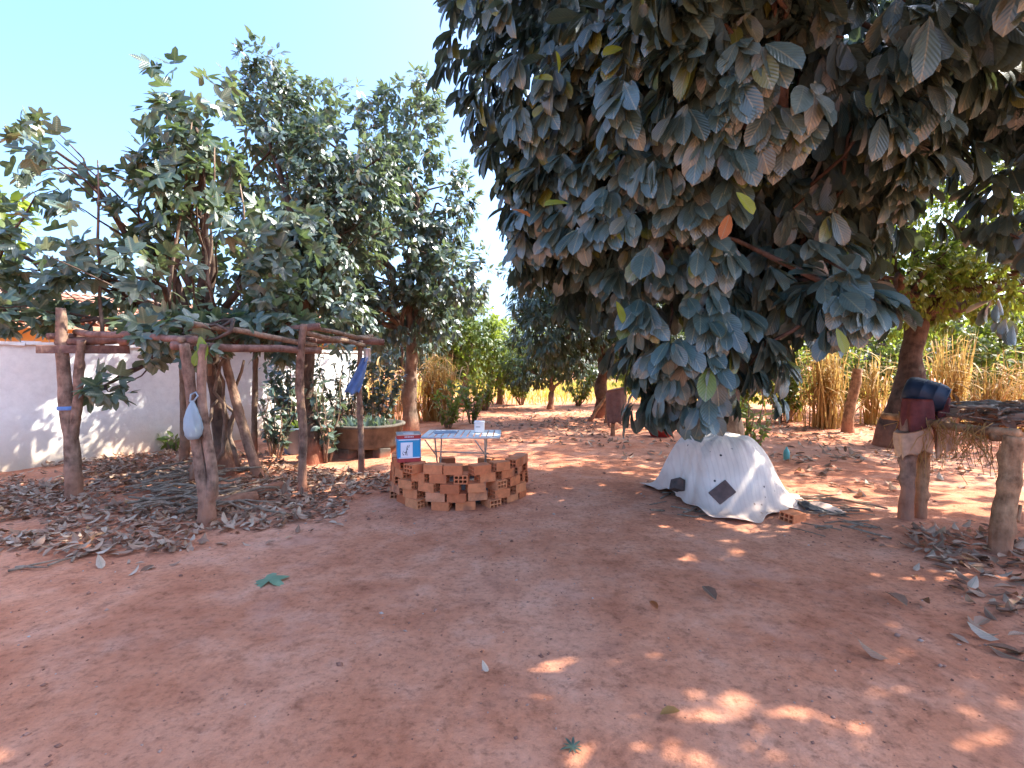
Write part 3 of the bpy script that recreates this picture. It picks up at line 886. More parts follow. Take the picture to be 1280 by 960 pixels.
for i, (px, py, dp, h_, n_, sp, lab) in enumerate((
        (1035, 530, 11.3, 2.3, 120, .17, 'tall orange-tan clump of dry cane left of the leaning stump post'),
        (1092, 520, 11.8, 1.9, 55, .14, 'shorter dry cane clump between the leaning stump post and the dark trunk'),
        (1188, 520, 11.0, 2.4, 85, .15, 'tall pale dry cane clump just right of the dark leaning trunk'),
        (1240, 525, 9.6, 1.5, 100, .17, 'broad golden dry grass tussock behind the stick rack'),
        (985, 525, 12.6, 1.6, 35, .2, 'thin dry cane clump beside the yellow-green shrub'),
        (1290, 520, 10.2, 2.0, 60, .2, 'dry cane clump past the end of the stick rack'),
        (546, 528, 12.6, 1.9, 130, .25, 'dry cane clump standing next to the straight grey trunk'),
        (478, 530, 12.0, 1.7, 60, .35, 'sparse dry canes behind the concrete planter'))):
    b_ = PT(px, py, dp); b_.z = 0
    V_, T_ = stalks((b_.x, b_.y, 0), n_, h_, sp, 0.10, 1.5, None, 0.7)
    o = link('dry_cane', tri_mesh('dry_cane', V_, T_, M['straw']))
    tag(o, lab, 'dry grass', 'clumps of dry cane')


def shrub(name, label, base, h, n_st, spread, nl, tm, size, mt, cat='shrub', group=None, lean=.35, bm=None, droop=.2):
    root = empty(name, base, label, cat, group)
    mb = MB(); tips = []
    for i in range(n_st):
        a = random.uniform(0, 6.28); rr = spread * random.uniform(.2, 1)
        top = Vector(base) + Vector((math.cos(a) * rr, math.sin(a) * rr, h * random.uniform(.55, 1)))
        pts = limb_path(Vector(base) + Vector((math.cos(a) * .05, math.sin(a) * .05, -.04)), top, 0.12, 5, 0.03)
        mb.tube(pts, [.016, .014, .012, .010, .007, .004], 5)
        tips += [(pts[j], pts[j + 1]) for j in range(1, 5)]
    mb.build('stem', bm or M['stick'], root, smooth=True)
    idx = rng.integers(0, len(tips), nl)
    u = rng.uniform(size=nl)
    P = np.array([np.array(tips[i][0]) * (1 - q) + np.array(tips[i][1]) * q for i, q in zip(idx, u)])
    ax = rdir(nl) * .8 + np.array([0, 0, 0.25 - droop])
    nr = np.tile([0, -.3, 1.0], (nl, 1)) + rdir(nl) * .6
    V_, T_ = scatter(tm, P, ax, nr, rng.uniform(size[0], size[1], nl))
    o = link('foliage', tri_mesh('foliage', V_, T_, mt, smooth=True), root); o['kind'] = 'stuff'
    return root


for (px, py, dp, h_, lab) in ((652, 505, 17.6, 1.9, 'pale hazy green bush at the end of the path left of the small mango'), (722, 506, 17.2, 1.5, 'low pale green bush between the small mango and the dark mango'), (606, 512, 15.5, 1.6, 'pale green bush below the sunlit lime tree')):
    b_ = PT(px, py, dp); b_.z = 0
    shrub('shrub', lab, b_, h_, 18, 1.0, 1100, LF_SMALL, (.10, .17), M['fresh_leaf'], group='bushes closing the end of the path')
b_ = G(938, 582)
shrub('shrub', 'yellow-green shrub with rounded leaves right behind the tarp heap', (b_.x, b_.y + .2, 0), 1.25, 16, .45, 420, LF_BROAD, (.07, .13), M['fresh_leaf'])
for (px, py, dp, h_, n_, lab) in ((980, 522, 12.2, 2.2, 420, 'tall sunlit green bush behind the tarp heap in front of the canes'), (1130, 512, 12.6, 2.3, 380, 'green bush filling the gap behind the dark leaning trunk'), (1255, 512, 12.4, 2.3, 380, 'green bush at the back of the golden grass tussock'), (1060, 512, 13.4, 2.6, 420, 'green bush behind the orange-tan cane'),
                                 (1215, 505, 15, 3.0, 380, 'tall green bush behind the pale canes'), (925, 505, 14.5, 2.8, 420, 'dense bush between the dark mango and the cane')):
    b_ = PT(px, py, dp); b_.z = 0
    shrub('shrub', lab, b_, h_, 18, 1.2, n_ * 3, LF_BROAD, (.10, .18), M['fresh_leaf'], group='bushes along the back right')
for (px, py, dp, h_, n_, sp, lab) in ((345, 572, 7.6, 1.2, 200, .35, 'leafy potted-type plant with upright stems near the blue-grey bucket'), (408, 580, 7.3, 1.35, 190, .35, 'spindly green plant beside the concrete planter'),
                                 (430, 545, 9.4, 1.7, 640, .6, 'tall bushy plant growing behind the concrete planter'), (470, 545, 9.6, 1.6, 640, .55, 'leafy croton bush between the thin pole and the grey trunk'), (560, 530, 11.2, 1.1, 280, .5, 'bright green bush in front of the dry cane by the grey trunk'),
                                 (590, 527, 12.0, 1.0, 220, .45, 'bright green bush behind the white tub'), (140, 572, 7.9, .22, 60, .25, 'low row of small green plants at the foot of the white wall'), (215, 572, 8.2, .25, 50, .2, 'low green tuft at the wall foot by the tall pole'), (370, 548, 9.3, 1.8, 620, .6, 'bushy green plant against the wall behind the bucket')):
    b_ = PT(px, py, dp); b_.z = 0
    shrub('garden_plant', lab, b_, h_, 11, sp, n_, LF_SLIM if 'row' in lab else LF_BROAD, (.09, .17), M['fresh_leaf'] if 'bright' in lab or 'low' in lab else M['mid_leaf'], 'plant')

# yellow field grass beyond the yard, joined
n_ = 16000
P = np.stack([rng.uniform(-14, 22, n_), rng.uniform(17.5, 34, n_), np.zeros(n_)], 1)
V_, T_ = scatter(blade(0.035, 2, 0.4), P, np.stack([rng.normal(size=n_) * .25, rng.normal(size=n_) * .25, np.ones(n_)], 1), rdir(n_), rng.uniform(.35, .8, n_))
tag(link('field_grass', tri_mesh('field_grass', V_, T_, M['field_grass'])), 'yellow sunlit grass of the field beyond the yard', 'grass', kind='stuff')

# ------------------------------------------------------------------ pergola
PE = empty('pergola', (-3.6, 5.8, 0), 'rustic pergola of forked trunks and poles carrying the lobed vine', 'pergola')


def post(pts, rad, mat_='bark_post', name='post'):
    return MB().log(pts, rad, 12, .09, .05, 3).build(name, M[mat_], PE, smooth=True)


def seg(pxs, dps, r_):
    pts = [PT(x, y, d) for (x, y), d in zip(pxs, dps)]
    return pts, r_


gp = G(92, 624)
d1 = gp.y
post([gp + Vector((0, 0, -.1)), PT(91, 590, d1), PT(88, 545, d1), PT(82, 490, d1), PT(77, 430, d1), PT(76, 385, d1)], [.085, .075, .07, .062, .056, .045])
post([PT(90, 550, d1), PT(97, 505, d1), PT(98, 470, d1), PT(102, 425, d1)], [.05, .046, .044, .04])
gp = G(258, 658); d2 = gp.y
post([gp + Vector((0, 0, -.1)), PT(258, 625, d2), PT(250, 580, d2), PT(242, 520, d2), PT(236, 465, d2), PT(230, 430, d2)], [.085, .068, .05, .043, .04, .036])
post([PT(257, 635, d2), PT(266, 600, d2), PT(258, 545, d2), PT(252, 490, d2), PT(254, 430, d2)], [.055, .048, .042, .036, .032])
gp = G(378, 616); d3 = gp.y
post([gp + Vector((0, 0, -.1)), PT(378, 580, d3), PT(379, 540, d3), PT(375, 490, d3), PT(376, 440, d3), PT(380, 405, d3)], [.05, .046, .045, .048, .042, .036])
gp = G(230, 577); d4 = gp.y
post([gp + Vector((0, 0, -.1)), PT(231, 520, d4), PT(228, 440, d4), PT(218, 350, d4), PT(208, 258, d4)], [.068, .062, .055, .045, .036], 'bark')
gp = G(328, 597); d5 = gp.y
post([gp + Vector((0, 0, -.1)), PT(315, 570, d5), PT(303, 530, d5), PT(292, 490, d5), PT(280, 445, d5)], [.07, .062, .056, .052, .048], 'bark_post')
gp = G(318, 572); d6 = gp.y
post([gp + Vector((0, 0, -.1)), PT(318, 520, d6), PT(319, 470, d6), PT(319, 430, d6)], [.045, .042, .04, .035], 'bark')
gp = G(452, 594); d7 = gp.y
post([gp + Vector((0, 0, -.1)), PT(451, 540, d7), PT(449, 480, d7), PT(451, 425, d7)], [.042, .038, .034, .03])
mb = MB()
a = PT(45, 436, d1 - .12); c_ = PT(162, 437, d1 + .25)
rot = (c_ - a).to_track_quat('X', 'Z').to_matrix()
mb.box((a + c_) / 2, ((c_ - a).length, .05, .085), rot, jit=.006).build('beam', M['wood_board'], PE, bevel=.006)
a = PT(80, 424, d1 + .1); c_ = PT(185, 427, d1 + .8)
MB().box((a + c_) / 2, ((c_ - a).length, .05, .07), (c_ - a).to_track_quat('X', 'Z').to_matrix(), jit=.006).build('beam', M['wood_board'], PE, bevel=.006)
for (x0, y0, e0_, x1, y1, e1, rr) in ((70, 428, d1, 480, 428, 6.6, .045), (150, 428, 5.4, 400, 408, 5.6, .04), (60, 420, 5.2, 300, 420, 7.4, .035), (215, 432, d2, 400, 438, 5.8, .04),
                                  (120, 418, 5.8, 395, 425, 6.2, .035), (225, 425, 4.4, 330, 402, 6.6, .03), (95, 415, 5.4, 245, 425, 4.45, .035), (240, 405, 4.6, 395, 432, 5.75, .03), (300, 400, 5.4, 470, 424, 6.6, .028), (436, 424, 6.4, 465, 420, 6.7, .03), (375, 415, d3, 455, 432, d7, .03), (180, 410, 6.2, 320, 432, 6.9, .03)):
    a, c_ = PT(x0, y0, e0_), PT(x1, y1, e1)
    MB().tube(limb_path(a, c_, 0.02, 6, 0.012), rr, 7, rough=.08).build('pole', M['stick' if rr < .034 else 'wood_board'], PE, smooth=True)
MB().lathe([(.082, -.02), (.086, -.012), (.086, .012), (.082, .02)], PT(84, 510, d1), 16).build('blue_tie', M['blue_cloth'], PE)

# vine over the pergola
vb = G(283, 592)
vl = [((-4.9, 6.0, 2.35), (1.25, .9, .6)), ((-4.2, 5.9, 3.15), (1.25, .9, .65)), ((-3.75, 6.0, 4.25), (.6, .5, .8)), ((-3.6, 5.9, 3.5), (.8, .6, .6)), ((-2.95, 6.0, 2.75), (.7, .7, .95)), ((-5.7, 5.6, 2.75), (.9, .8, .5)), ((-2.5, 5.7, 1.95), (.6, .5, .45)), ((-3.3, 5.0, 1.75), (.8, .5, .25)), ((-5.15, 5.7, 3.85), (.4, .35, .5)), ((-4.35, 5.3, 1.22), (.32, .2, .16)), ((-3.6, 5.0, 1.72), (.4, .3, .22)), ((-2.6, 4.6, 1.75), (.45, .3, .2)), ((-3.9, 5.1, 2.35), (.8, .5, .35)), ((-5.3, 5.3, 1.95), (.5, .4, .16)), ((-3.3, 5.6, 1.85), (1.2, .5, .14)), ((-2.5, 5.9, 1.75), (.5, .4, .3))]
tree('climbing_vine', 'sprawling vine with big lobed leaves covering the pergola top', vb, (vb.x - .05, vb.y - .2, 1.75), 0.11,
     vl, 470, 5, LF_LOBED, (0.14, 0.23), M['vine_leaf'], M['bark_dark'], cat='vine', droop=0.25, spread=0.9, inner=0.15, gap=(2.6, -0.22), seed=13, named_leaves=300, crown_name='foliage', twigs=2)
VI = bpy.data.objects['climbing_vine']
mb = MB()
for (x, y, d_, x1, y1, d1_) in ((262, 590, 6.2, 285, 440, 6.2), (300, 590, 6.4, 268, 455, 6.2), (285, 560, 6.5, 305, 450, 6.4), (240, 600, 5.6, 272, 500, 6.2)):
    mb.tube(limb_path(PT(x, y, d_) * 1.0, PT(x1, y1, d1_), .15, 6, .06), [.03, .028, .026, .022, .02, .018, .015], 6)
for (x, y, d_, x1, y1, d1_) in ((262, 470, 5.9, 268, 180, 5.9), (128, 440, 5.7, 122, 200, 5.7), (318, 440, 6.0, 300, 230, 6.0), (205, 440, 5.8, 240, 150, 5.9)):
    mb.tube(limb_path(PT(x, y, d_), PT(x1, y1, d1_), .04, 7, .015), [.022, .021, .019, .017, .015, .013, .010, .007], 6)
mb.build('tendril', M['bark'], VI, smooth=True)
for (px, py, d_) in ((253, 425, 4.4), (256, 432, 4.4), (250, 420, 4.42)):
    V0, T0 = LF_BIG
    o = bpy.data.objects.new('leaf', tri_mesh('leaf', V0, T0, M['leaf_young'], smooth=True, tmpl=LF_BIG)); COL.objects.link(o); o.parent = VI
    p = PT(px, py, d_) - vb
    F = frames(np.array([[random.uniform(-.5, .5), -.3, -.8]]), np.array([[.1, -.9, .4]]))[0]
    o.matrix_local = Matrix([[*(F[r_] * .2), p[r_]] for r_ in range(3)] + [[0, 0, 0, 1]])

# ------------------------------------------------------------------ fallen logs and brushwood under the pergola
for (x0, y0, x1, y1, r_, lab) in ((262, 640, 320, 628, .075, 'short reddish log lying at the foot of the forked post'), (318, 622, 352, 612, .06, 'dark log lying behind the reddish log')):
    a, c_ = G(x0, y0), G(x1, y1)
    a.z = c_.z = r_ * .8
    o = MB().tube(limb_path(a, c_, 0, 5, .01), [r_, r_ * 1.05, r_, r_ * .95, r_, r_ * .92], 12, rough=.05).build('fallen_log', M['bark_post' if r_ > .07 else 'bark_dark'], smooth=True)
    tag(o, lab, 'log')
mb = MB()
for i in range(46):
    a = G(random.uniform(150, 250), random.uniform(595, 650)); ang = random.uniform(-.3, 1.0); L = random.uniform(.4, 1.1)
    c_ = a + Vector((math.cos(ang) * L, math.sin(ang) * L, 0))
    a.z = random.uniform(.02, .16); c_.z = random.uniform(.02, .22)
    mb.tube(limb_path(a, c_, random.uniform(-.05, .15), 5, .05), random.uniform(.006, .016), 5)
o = mb.build('brushwood', M['stick'], smooth=True)
tag(o, 'tangled heap of dry vines and sticks between the two forked posts', 'brushwood', kind='stuff')

# ------------------------------------------------------------------ things under and beside the pergola
bb = PT(241, 528, d2 - .09)
mb = MB()
prof = [(.010, .19), (.016, .165), (.022, .15), (.036, .11), (.052, .03), (.060, -.05), (.056, -.11), (.036, -.145), (.0, -.15)]
mb.lathe(prof, bb, 20, wave=lambda a, z: .20 * math.sin(2 * a + z * 4) + .13 * math.sin(5 * a + z * 22) + .07 * math.sin(11 * a - z * 40))
mb.tube([bb + Vector((-.02, 0, .18)), bb + Vector((-.03, .03, .24)), bb + Vector((0, .05, .26)), bb + Vector((.03, .03, .23)), bb + Vector((.01, 0, .18))], .007, 6)
tag(mb.build('plastic_bag', M['bag'], smooth=True), 'pale blue plastic bag tied to the forked trunk post', 'bag')

bk = G(371, 566)
bk = Vector((bk.x, bk.y, gz(bk.x, bk.y)))
BU = empty('bucket', bk, 'blue-grey plastic bucket with a plant behind the slender post', 'bucket')
MB().lathe([(0, .0), (.17, 0), (.185, .03), (.215, .40), (.228, .405), (.228, .43), (.21, .43), (.20, .40), (.175, .06), (0, .05)], (0, 0, 0), 36).build('shell', M['bluegrey'], BU, smooth=True, loc=(0, 0, 0))
MB().lathe([(0, .37), (.19, .36), (.19, .34)], (0, 0, 0), 24).build('soil', M['dirt_dark'], BU, loc=(0, 0, 0))
n_ = 26
V_, T_ = scatter(LF_BROAD, np.array([[0, 0, .38]]) + rng.normal(size=(n_, 3)) * .05, rdir(n_) + np.array([0, 0, .9]), rdir(n_), rng.uniform(.1, .2, n_))
link('plant', tri_mesh('plant', V_, T_, M['fresh_leaf'], smooth=True), BU, (0, 0, 0))

pl = G(449, 573); pl.y += .42
PLN = empty('planter', pl, 'round mossy concrete planter raised on stub feet beside the thin pole', 'planter')
MB().lathe([(0, .14), (.50, .14), (.53, .17), (.565, .46), (.60, .465), (.605, .50), (.53, .505), (.50, .44), (0, .42)], (0, 0, 0), 40, wave=lambda a, z: .015 * math.sin(5 * a) + .01 * math.sin(11 * a + 1)).build('basin', M['concrete'], PLN, smooth=True, loc=(0, 0, 0))
for k_ in range(5):
    a = k_ * 2 * math.pi / 5 + .5
    MB().box((math.cos(a) * .42, math.sin(a) * .42, .06), (.2, .2, .17), Matrix.Rotation(a, 3, 'Z'), jit=.015).build('foot', M['concrete'], PLN, loc=(0, 0, 0), bevel=.015)
n_ = 130
V_, T_ = scatter(LF_SLIM, np.stack([rng.normal(size=n_) * .2, rng.normal(size=n_) * .2, np.full(n_, .43)], 1), rdir(n_) * .7 + np.array([0, 0, .9]), rdir(n_), rng.uniform(.10, .24, n_))
o = link('plant', tri_mesh('plant', V_, T_, M['mid_leaf'], smooth=True), PLN, (0, 0, 0)); o['kind'] = 'stuff'

# cloth strip and tin on the thin pole
def cloth_grid(fn, nu, nv, name, mat_, label, cat, thick=.004):
    V_ = [fn(i / nu, j / nv) for j in range(nv + 1) for i in range(nu + 1)]
    F_ = [(j * (nu + 1) + i, j * (nu + 1) + i + 1, (j + 1) * (nu + 1) + i + 1, (j + 1) * (nu + 1) + i) for j in range(nv) for i in range(nu)]
    o_ = MB().add(V_, F_).build(name, mat_, smooth=True)
    s_ = o_.modifiers.new('thickness', 'SOLIDIFY'); s_.thickness = thick; s_.offset = 0
    return tag(o_, label, cat)


c0, c1 = PT(457, 447, d7 - .05), PT(440, 492, d7 - .05)
def bl(u, v):
    p = c0.lerp(c1, v)
    w = .05 + .10 * v * (1 - .3 * v)
    return p + Vector(((u - .5) * w * 1.6, .03 * math.sin(u * 12 + v * 4) - .02, (.02 * math.sin(u * 9) if v > .9 else 0)))
cloth_grid(bl, 12, 14, 'blue_rag', M['blue_cloth'], 'blue rag tied to the thin pole and hanging down', 'rag')
cp = PT(459, 452, d7 - .03)
tag(MB().lathe([(0, 0), (.045, 0), (.047, .006), (.045, .012), (.045, .16), (.048, .165), (.045, .17), (0, .168)], cp, 20).build('tin_can', M['steel'], smooth=True), 'shiny tin can upturned at the top of the thin pole', 'can')

# ------------------------------------------------------------------ brick ring
RC = Vector((-0.60, 5.62, 0)); RR = 0.69
cb = Vector((-1.09, 5.19, .440))
RING = empty('brick_ring', RC, 'open ring of loosely stacked hollow clay bricks under the white stand', 'fire ring')


def brick_mesh(name, L=.19, W=.14, H=.09, nx_=3, nz_=2):
    """hollow block: length along x, holes run through along x"""
    ys_ = [-W / 2]; wall = .011; cell = (W - wall * (nx_ + 1)) / nx_
    for i in range(nx_): ys_ += [ys_[-1] + wall, ys_[-1] + wall + cell]
    ys_.append(W / 2)
    zs_ = [0]; cz = (H - wall * (nz_ + 1)) / nz_
    for i in range(nz_): zs_ += [zs_[-1] + wall, zs_[-1] + wall + cz]
    zs_.append(H)
    V_, F_ = [], []
    ny_, nzz = len(ys_), len(zs_)
    for sx_ in (-1, 1):
        for y_ in ys_:
            for z_ in zs_: V_.append((sx_ * L / 2, y_, z_))
    K = ny_ * nzz
    idx = lambda s_, i, j: s_ * K + i * nzz + j
    for i in range(ny_ - 1):
        for j in range(nzz - 1):
            if i % 2 == 1 and j % 2 == 1:
                c4 = [(i, j), (i + 1, j), (i + 1, j + 1), (i, j + 1)]
                for k in range(4):
                    p, q = c4[k], c4[(k + 1) % 4]
                    F_.append((idx(0, *p), idx(0, *q), idx(1, *q), idx(1, *p)))
            else:
                F_.append((idx(0, i, j), idx(0, i, j + 1), idx(0, i + 1, j + 1), idx(0, i + 1, j)))
                F_.append((idx(1, i, j), idx(1, i + 1, j), idx(1, i + 1, j + 1), idx(1, i, j + 1)))
    for j in range(nzz - 1):
        F_.append((idx(0, 0, j), idx(1, 0, j), idx(1, 0, j + 1), idx(0, 0, j + 1)))
        F_.append((idx(0, ny_ - 1, j), idx(0, ny_ - 1, j + 1), idx(1, ny_ - 1, j + 1), idx(1, ny_ - 1, j)))
    for i in range(ny_ - 1):
        F_.append((idx(0, i, 0), idx(0, i + 1, 0), idx(1, i + 1, 0), idx(1, i, 0)))
        F_.append((idx(0, i, nzz - 1), idx(1, i, nzz - 1), idx(1, i + 1, nzz - 1), idx(0, i + 1, nzz - 1)))
    me = bpy.data.meshes.new(name); me.from_pydata(V_, [], F_)
    me.materials.append(M['brick_v']); me.update()
    return me


# brick material with per-object variation
m, t, n, l, b = new_mat('hollow_brick')
oi = N(t, 'ShaderNodeObjectInfo'); tc = N(t, 'ShaderNodeNewGeometry').outputs['Position']
c = ramp(t, oi.outputs['Random'], [(0, (0.50, 0.145, 0.06)), (0.4, (0.64, 0.215, 0.09)), (0.8, (0.70, 0.275, 0.12)), (1, (0.58, 0.24, 0.13))])
c = mixc(t, 0.6, c, ramp(t, noise(t, tc, 16, 5, .65), [(0.3, (0.62, 0.58, 0.55)), (0.65, (1.15, 1.12, 1.1))]), 'MULTIPLY')
st = ramp(t, noise(t, tc, 5, 3), [(0.58, (0, 0, 0)), (0.70, (1, 1, 1))])
c = mixc(t, mixc(t, .6, (0, 0, 0), st), c, (0.20, 0.09, 0.06))
l.new(c, b.inputs['Base Color']); b.inputs['Roughness'].default_value = .88; b.inputs['Specular IOR Level'].default_value = .2
bump(t, noise(t, tc, 70, 5), .4, .004, b)
M['brick_v'] = m
bme = brick_mesh('brick')
for course in range(5):
    nb = 18
    for k_ in range(nb):
        a = 2 * math.pi * (k_ + .5 * (course % 2)) / nb + random.uniform(-.06, .06) + course * .06
        back = math.sin(a)          # +1 is the far side
        if course >= 3 and back > 0.45: continue
        near_tin = abs((a - math.atan2(cb.y - RC.y, cb.x - RC.x) + math.pi) % (2 * math.pi) - math.pi) < .45
        if course >= 4 and (back > 0.15 or (random.random() < .12 and not near_tin)): continue
        if course == 2 and back > .6 and random.random() < .25: continue
        o = bpy.data.objects.new('brick', bme); COL.objects.link(o); o.parent = RING
        rr = RR + random.uniform(-.03, .03) - .002 * course
        header = random.random() < (0.16 if course < 4 else .3)
        o.location = (math.cos(a) * rr, math.sin(a) * rr, course * .0905 - .012)
        o.rotation_euler = (random.uniform(-.012, .012), random.uniform(-.012, .012), a + (0 if header else math.pi / 2) + random.uniform(-.16, .16))
        o.scale = (random.uniform(.92, 1.05), random.uniform(.94, 1.04), 1)
mb = MB()
nA = 40
Vv = [(0, 0, .03)] + [(math.cos(2 * math.pi * i / nA) * .62, math.sin(2 * math.pi * i / nA) * .62, .02 + .02 * random.random()) for i in range(nA)]
mb.add(Vv, [(0, 1 + i, 1 + (i + 1) % nA) for i in range(nA)]).build('ash_bed', M['soot'], RING, loc=(0, 0, 0))
for (px, py, a_) in ((668, 600, .4), (500, 632, 1.2)):
    pass

# ------------------------------------------------------------------ white stand over the ring, tub, paint can
ST = empty('stand', (RC.x + .02, RC.y + .05, 0), 'low white slatted stand on crossed rods set over the brick ring', 'stand')
tz = .64; x0, x1, y0, y1 = -.42, .44, -.25, .33
mb = MB()
fr = [(x0, y0), (x1, y0), (x1, y1), (x0, y1)]
for i in range(4):
    a, c_ = fr[i], fr[(i + 1) % 4]
    MB().tube([(a[0], a[1], tz), (c_[0], c_[1], tz)], .011, 8).build('rim', M['white_paint'], ST, smooth=True, loc=(0, 0, 0))
for i in range(12):
    x = x0 + .035 + i * (x1 - x0 - .07) / 11
    MB().box((x, (y0 + y1) / 2, tz + .006 + .001 * (i % 2)), (.056, y1 - y0 - .01, .008), Matrix.Rotation(random.uniform(-.01, .01), 3, 'Z')).build('slat', M['white_paint'], ST, loc=(0, 0, 0))
for sx_ in (x0 + .15, x1 - .16):
    for (ya, yb) in ((y0 + .02, y1 - .06), (y1 - .02, y0 + .06)):
        MB().tube([(sx_, ya, tz - .006), (sx_ + random.uniform(-.02, .02), (ya + yb) / 2, .34), (sx_ + random.uniform(-.06, .06), yb, .03)], .009, 8).build('leg', M['rust_wire'], ST, smooth=True, loc=(0, 0, 0))
    MB().tube([(sx_ - .11, y0, tz - .02), (sx_ + .02, y0 + .05, .42)], .007, 6).build('brace', M['rust_wire'], ST, smooth=True, loc=(0, 0, 0))
MB().tube([(x0 + .12, y0 + .1, .47), (x1 - .12, y0 + .1, .45)], .008, 6).build('crossbar', M['rust_wire'], ST, smooth=True, loc=(0, 0, 0))
tubp = Vector((ST.location.x + .20, ST.location.y + .10, tz + .012))
TB = empty('tub', tubp, 'small white plastic tub with a lid standing on the slatted stand', 'tub')
MB().box((0, 0, .055), (.115, .10, .11)).build('body', M['box_white'], TB, loc=(0, 0, 0), bevel=.008)
MB().box((0, 0, .122), (.122, .107, .024)).build('lid', M['box_white'], TB, loc=(0, 0, 0), bevel=.006)
MB().box((-.012, -.0515, .07), (.05, .003, .006)).build('print_line', M['ink'], TB, loc=(0, 0, 0))
p = ST.location + Vector((-.2, .1, tz + .014))
tag(MB().box(p, (.26, .2, .01), Matrix.Rotation(.25, 3, 'Z'), jit=.003).build('tray', M['bluegrey'], bevel=.003), 'flat pale blue-grey tray lying on the slatted stand', 'tray')

CAN = empty('paint_can', cb, 'square blue and red paint tin with white label standing on the brick ring', 'can')
fa = math.atan2(-cb.y, -cb.x) + math.pi / 2 + .06
CAN.rotation_euler = (0, 0, fa)
def tin_ring(h_, z0, z1, name, mt):
    """square tin wall with rounded corners"""
    ring = []
    for cx_, cy_, a0_ in ((1, 1, 0), (-1, 1, 90), (-1, -1, 180), (1, -1, 270)):
        for k__ in range(5):
            a_ = R(a0_ + k__ * 22.5)
            ring.append((cx_ * (h_ - .02) + math.cos(a_) * .02, cy_ * (h_ - .02) + math.sin(a_) * .02))
    n__ = len(ring)
    Vv_ = [(x_, y_, z_) for z_ in (z0, z1) for x_, y_ in ring]
    Ff_ = [(i_, (i_ + 1) % n__, n__ + (i_ + 1) % n__, n__ + i_) for i_ in range(n__)] + [tuple(range(n__, 2 * n__)), tuple(range(n__ - 1, -1, -1))]
    return MB().add(Vv_, Ff_).build(name, M[mt], CAN, loc=(0, 0, 0))
hw = .122
tin_ring(hw, 0, .040, 'base_band', 'can_red'); tin_ring(hw - .001, .040, .240, 'body', 'can_blue'); tin_ring(hw, .240, .280, 'top_band', 'can_red')
tin_ring(hw + .003, .278, .286, 'rim', 'steel'); tin_ring(.06, .286, .296, 'lid', 'steel')
def panel(x0_, x1_, z0_, z1_, name, mt, off=.0015, sk=0.0):
    y_ = -hw - off
    MB().add([(x0_, y_, z0_), (x1_, y_, z0_), (x1_ + sk, y_, z1_), (x0_ + sk, y_, z1_)], [(0, 1, 2, 3)]).build(name, M[mt], CAN, loc=(0, 0, 0))
panel(-.105, .105, .040, .050, 'white_stripe', 'can_white'); panel(-.105, .105, .226, .236, 'white_stripe', 'can_white')
panel(-.085, .035, .052, .205, 'label', 'can_white')
for (x_, z0_, z1_, w_, sk) in ((-.03, .13, .175, .006, .012), (-.018, .125, .16, .006, -.008), (-.045, .075, .13, .006, .018), (-.025, .07, .125, .006, -.006), (-.065, .075, .085, .012, 0), (-.07, .088, .12, .004, .01), (-.008, .15, .178, .006, .006), (-.05, .10, .107, .018, 0)):
    panel(x_, x_ + w_, z0_, z1_, 'print_stroke', 'ink', .003, sk)
for k__ in range(6):
    panel(-.045 + k__ * .016, -.034 + k__ * .016, .256, .266, 'print_stroke', 'can_white', .002)
MB().tube([(-hw - .004, 0, .25), (-hw - .012, .0, .20), (-hw - .012, 0, .15)], .003, 6).build('handle', M['steel'], CAN, smooth=True, loc=(0, 0, 0))

# ------------------------------------------------------------------ tarp heap
TC = Vector((2.25, 5.25, 0))
TH = empty('tarp_heap', TC, 'white tarpaulin draped over a heap under the broad-leaved tree', 'tarp')
nA, nR = 140, 46
HEM = [(-.74, .58), (-.56, .05), (-.46, -.40), (-.42, -.72), (-.2, -.86), (.02, -.80), (.20, -.64), (.60, -.46), (.98, -.52), (.80, .1), (.66, .6), (0, .9)]
def hem(a):
    """distance from the middle to the straight-edged outline of the sheet"""
    ca, sa = math.cos(a), math.sin(a)
    best = .8
    for k in range(len(HEM)):
        (xa_, ya_), (xb_, yb_) = HEM[k], HEM[(k + 1) % len(HEM)]
        ex, ey = xb_ - xa_, yb_ - ya_
        den = ca * ey - sa * ex
        if abs(den) < 1e-9: continue
        tt = (xa_ * ey - ya_ * ex) / den
        uu = (xa_ * sa - ya_ * ca) / den
        if tt > 0 and -1e-6 <= uu <= 1 + 1e-6: best = tt
    return best + .012 * math.sin(11 * a + 1) + .010 * math.sin(23 * a)
Vv, Ff = [], []
